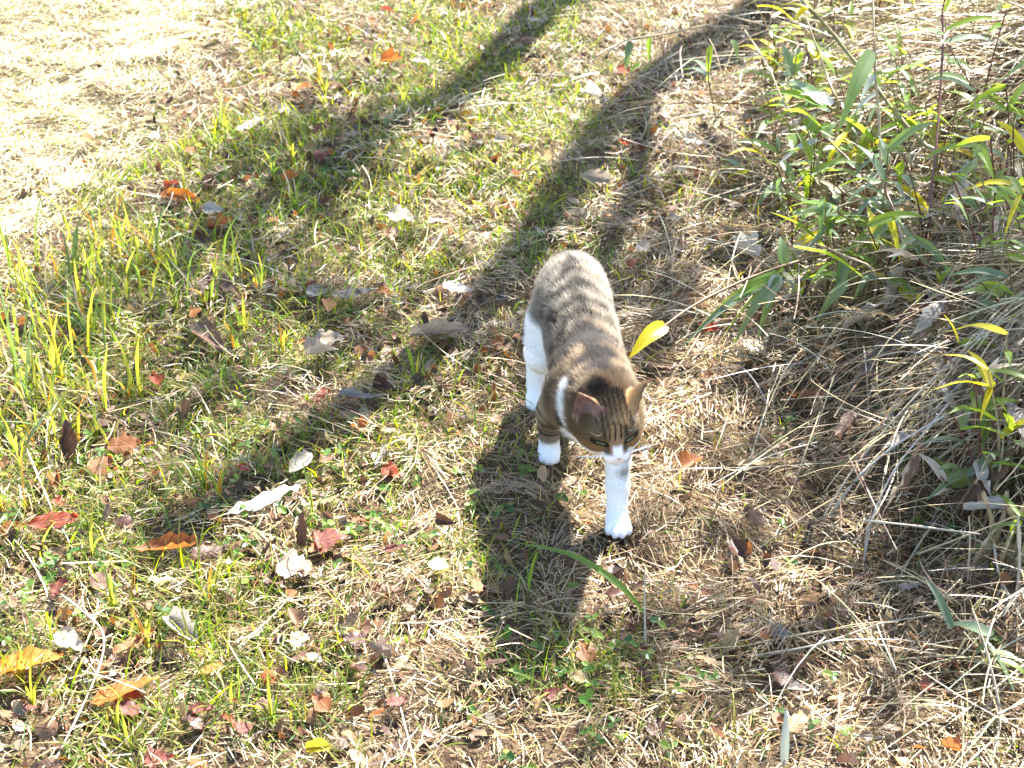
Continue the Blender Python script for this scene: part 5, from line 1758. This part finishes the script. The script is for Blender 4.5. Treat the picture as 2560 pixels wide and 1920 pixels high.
# ------------------------------------------------------------------ dry stalks, one object each
STK = [
    ('long curved white straw stalk lying across brown leaves in the corner', [(152, 1486, .03), (215, 1535, .05), (257, 1583, .06), (249, 1665, .045), (187, 1805, .03), (124, 1925, .02)], .0022, 'pale'),
    ('straight white stalk resting on the red orange leaf', [(66, 1122, .03), (105, 1215, .035), (132, 1278, .035), (160, 1330, .03), (192, 1395, .01)], .0024, 'pale'),
    ('long pale stalk with hooked end lying on bleached straw', [(935, 1640, .012), (943, 1618, .022), (960, 1640, .028), (998, 1758, .025), (1040, 1925, .015)], .0024, 'pale'),
    ('thin pale stalk reaching from shining white leaf over the straw', [(540, 1690, .012), (620, 1600, .04), (700, 1520, .03), (745, 1470, .02)], .0016, 'pale'),
    ('thin grey stem standing beside the crumpled pink leaf', [(820, 700, .01), (900, 640, .03), (1000, 560, .015)], .0012, 'tan'),
    ('pale cut straw lying before the cat shadow', [(980, 1560, .012), (1100, 1555, .018), (1260, 1535, .014)], .0022, 'pale'),
    ('tan straw crossing the deep cat shadow', [(1330, 1520, .014), (1420, 1535, .02), (1545, 1530, .012)], .0022, 'tan'),
    ('upright pale cut stalk beside the green arching blade', [(1613, 1612, .004), (1612, 1530, .04), (1612, 1425, .09)], .0022, 'pale'),
    ('long straw beside the raised arching blade tip', [(965, 1365, .012), (1030, 1425, .02), (1080, 1475, .012)], .0018, 'pale'),
    ('thin straw standing beside broad dark red leaf', [(1010, 1460, .005), (1018, 1370, .05), (1027, 1290, .09)], .0010, 'pale'),
    ('long brown stem lying from the drooping fan towards the path', [(1700, 430, .02), (1790, 365, .06), (1900, 320, .12), (2000, 290, .16)], .0014, 'brown'),
    ('thin dry stem above the long brown stem', [(1790, 160, .1), (1880, 175, .14), (2000, 190, .18)], .0016, 'tan'),
    ('long dry stem crossing the shadow at the path edge', [(1640, 445, .03), (1800, 425, .06), (1950, 395, .13), (2090, 360, .18)], .0014, 'brown'),
    ('dry stem reaching over path from the leaf fan', [(1695, 360, .03), (1850, 300, .08), (2060, 262, .22)], .0014, 'brown'),
    ('top dry stem slanting from the path to the bank', [(1810, 37, .26), (1900, 60, .26), (1990, 90, .26)], .0018, 'tan'),
    ('thin pale straw slanting beneath layered bamboo leaves', [(1925, 510, .05), (2010, 440, .12), (2090, 350, .19)], .0018, 'pale'),
    ('long straw slanting from the bank to the straw edge', [(2060, 1290, .02), (2150, 1150, .08), (2300, 980, .16), (2500, 790, .24)], .0024, 'pale'),
    ('second long straw beside the longest slanting straw', [(2120, 1255, .03), (2230, 1090, .10), (2360, 930, .17), (2560, 730, .27)], .0022, 'tan'),
    ('straw drooping over the dark hollow with bent tip', [(2160, 1400, .02), (2180, 1300, .07), (2240, 1170, .12), (2370, 1010, .19)], .0024, 'grey'),
    ('thick pale straw drooping steeply over the hollow', [(2075, 1290, .02), (2140, 1200, .09), (2230, 1120, .13), (2360, 1040, .18)], .003, 'grey'),
    ('dark thorny stem slanting across the straw bank', [(2350, 870, .22), (2410, 940, .2), (2480, 1010, .17)], .0016, 'red'),
    ('pale straw lying level across the hollow', [(2150, 1300, .10), (2290, 1315, .11), (2450, 1335, .11)], .0022, 'pale'),
    ('bent tan straw arching in front of the hollow', [(2295, 1385, .05), (2400, 1345, .09), (2540, 1290, .12)], .0020, 'tan'),
    ('upright thin straw standing in the hollow', [(2160, 1405, .005), (2165, 1340, .05), (2180, 1270, .10)], .0016, 'pale'),
    ('upright pale stem at the hollow end', [(2420, 1450, .04), (2425, 1340, .1), (2422, 1290, .13)], .0018, 'pale'),
    ('tall bent pale stem near the picture edge', [(2485, 1360, .08), (2500, 1440, .06), (2560, 1560, .05)], .0022, 'pale'),
    ('tall pale stem curving down the picture edge', [(2545, 1290, .16), (2548, 1420, .1), (2530, 1500, .06), (2440, 1600, .04), (2400, 1640, .03)], .0026, 'pale'),
    ('long straw slanting over the shaded litter', [(1860, 1615, .012), (2010, 1585, .02), (2190, 1560, .02)], .0022, 'tan'),
    ('longest pale straw crossing the shaded litter', [(1870, 1642, .012), (2050, 1610, .02), (2200, 1560, .03), (2350, 1535, .03)], .0020, 'pale'),
    ('thin straw lying across the first two slanting straws', [(1880, 1530, .02), (1990, 1590, .02), (2110, 1660, .015)], .0018, 'tan'),
    ('pale upright straw in the bottom corner', [(2480, 1910, .01), (2500, 1790, .04), (2470, 1640, .09), (2430, 1520, .13)], .0026, 'pale'),
    ('long slanting straw in the bottom corner', [(2380, 1900, .01), (2470, 1810, .03), (2570, 1740, .05)], .0022, 'pale'),
    ('straw lying level along the bottom', [(2070, 1895, .012), (2180, 1898, .016), (2300, 1905, .012)], .0022, 'tan'),
    ('tan straw lying above the bottom corner', [(2240, 1650, .02), (2380, 1640, .03), (2480, 1660, .04)], .0020, 'tan'),
    ('thin straw with bent joint at the bottom', [(1990, 1740, .012), (2050, 1790, .02), (2100, 1830, .012)], .0016, 'pale'),
    ('thin white stem beside the long green blade in hay', [(10, 1000, .02), (60, 1010, .03), (140, 1060, .02)], .0014, 'pale'),
    ('grey bent twig on the lawn near upright tan leaf', [(380, 1075, .02), (480, 1105, .022), (560, 1160, .012)], .0018, 'pale'),
    ('white thin stem lying beside the upright tan leaf', [(350, 1080, .01), (375, 1030, .04), (378, 1000, .05)], .0014, 'pale'),
    ('thin straw lying across the flat pale tan leaf', [(660, 905, .015), (720, 893, .02), (765, 870, .02)], .0016, 'tan'),
]
for lab, pts, r, mt in STK:
    P = [Wp(px, py, z) for px, py, z in pts]
    o0 = P[0].copy()
    o0[2] = float(terrain(o0[0], o0[1]))
    sh = max(0, max(float(terrain(p[0], p[1])) + .003 - p[2] for p in P[1:-1])) if len(P) > 2 else 0
    tag(obj('dry_stalk', stem_mesh('dry_stalk', [p - o0 + np.array([0, 0, min(sh, .03)]) for p in P], r * .72, r * .4, M_STEM[mt]), None, o0), lab, 'stalk', 'dry stalks lying about')

# the upright cut stubble at the picture edge
for k, (px, py, hpx) in enumerate([(2450, 1400, 170), (2475, 1380, 150), (2500, 1410, 200), (2520, 1400, 130), (2540, 1420, 190), (2430, 1420, 110)]):
    p = Gp(px, py)
    h = hpx / PPM(p) / .85
    nm = ['tall', 'slim', 'tallest', 'short', 'thick', 'shortest'][k]
    tag(obj('cut_stalk', stem_mesh('cut_stalk', [np.array([0, 0, -.01]), np.array([.008, 0, h * .5]), np.array([.02 * (k % 3) - .01, .01, h])], .0032, .0026, M_STEM['tan']), None, p),
        f'{nm} upright cut cane stub at the picture edge beside the straw bank', 'stalk', 'upright cut canes at the picture edge')


# straw heaps of the bank: too many to count, one mass each
def heap(n, x0, y0, sx, sy, z0, zr, yaw, ys, Lr, Wr, pal, w, name, label, droop=.5):
    P = np.stack([rng.normal(x0, sx, n), rng.normal(y0, sy, n), np.zeros(n)], 1)
    P[:, 2] = np.maximum(terrain(P[:, 0], P[:, 1]) + .004, 0) + z0 + rng.uniform(0, zr, n)
    Lg = rng.uniform(*Lr, n)
    V, F, T = ribbons(P, rng.normal(yaw, ys, n), rng.normal(.12, .22, n), Lg, rng.uniform(*Wr, n), rng.normal(droop, .3, n), rng.normal(0, .25, n), rng.normal(0, .7, n), 5, 'straw')
    V[..., 2] = np.maximum(V[..., 2], terrain(V[..., 0], V[..., 1]) + .002)
    C = np.repeat(pick(n, pal, .2, w)[:, None], 12, 1)
    return V.reshape(-1, 3), F, C.reshape(-1, 3)


pa = []
# top right sheaf, lying towards the path
c = Wp(2430, 190, .2)
pa.append(heap(2000, c[0] + .14, c[1] + .06, .15, .10, .01, .06, math.pi + .3, .35, (.10, .30), (.0012, .0028), [PALE, TAN, BRN, RUS], [.3, .34, .22, .14], '', ''))
c = Wp(2480, 900, .15)
pa.append(heap(1700, c[0] + .09, c[1] + .0, .11, .09, .005, .07, math.pi + .75, .65, (.06, .19), (.0011, .0026), [PALE, TAN, GRY, BRN], [.2, .36, .16, .28], '', '', .75))
c = Wp(2250, 650, .15)
pa.append(heap(1100, c[0] + .08, c[1] + .05, .2, .3, .01, .09, math.pi + .4, .9, (.06, .2), (.0011, .0024), [PALE, TAN, GRY, BRN], [.14, .36, .14, .36], '', ''))
c = Wp(2400, 1620, .05)
pa.append(heap(260, c[0] + .10, c[1] + .02, .13, .10, .008, .04, math.pi + .3, .9, (.05, .16), (.0011, .0022), [PALE, TAN, GRY, BRN], [.15, .3, .2, .35], '', '', .3))
c = Wp(2150, 150, .15)
pa.append(heap(900, c[0] + .1, c[1], .25, .35, .01, .09, math.pi + .3, .9, (.06, .22), (.0011, .0024), [PALE, TAN, GRY, BRN], [.16, .38, .14, .32], '', ''))
V, F, C = join(pa)
tag(obj('straw_heap', mesh_np('straw_heap', V, F, M_STRAW, C)), 'heaped dry reed straw sprawling over the bank', 'straw', kind='stuff')
# thin upright stems in the bank, a thicket
x, y = scatter(17000, lambda x, y: bank(x, y) * .7 * sst(1.75, 2.1, y))
m = len(x)
V, F, T = ribbons(np.stack([x, y, terrain(x, y)], 1), rng.uniform(0, 6.28, m), rng.uniform(.7, 1.5, m), rng.uniform(.06, .26, m), rng.uniform(.0012, .0026, m), rng.uniform(0, .5, m), rng.normal(0, .2, m), rng.normal(0, .6, m), 4, 'straw')
C = np.repeat(pick(m, [TAN, BRN, (.12, .045, .035), (.16, .13, .05), (.07, .10, .03)], .2)[:, None], 10, 1)
tag(obj('stem_thicket', mesh_np('stem_thicket', V, F, M_STRAW, C)), 'thin dry stems standing thick on the bank', 'stems', kind='stuff')
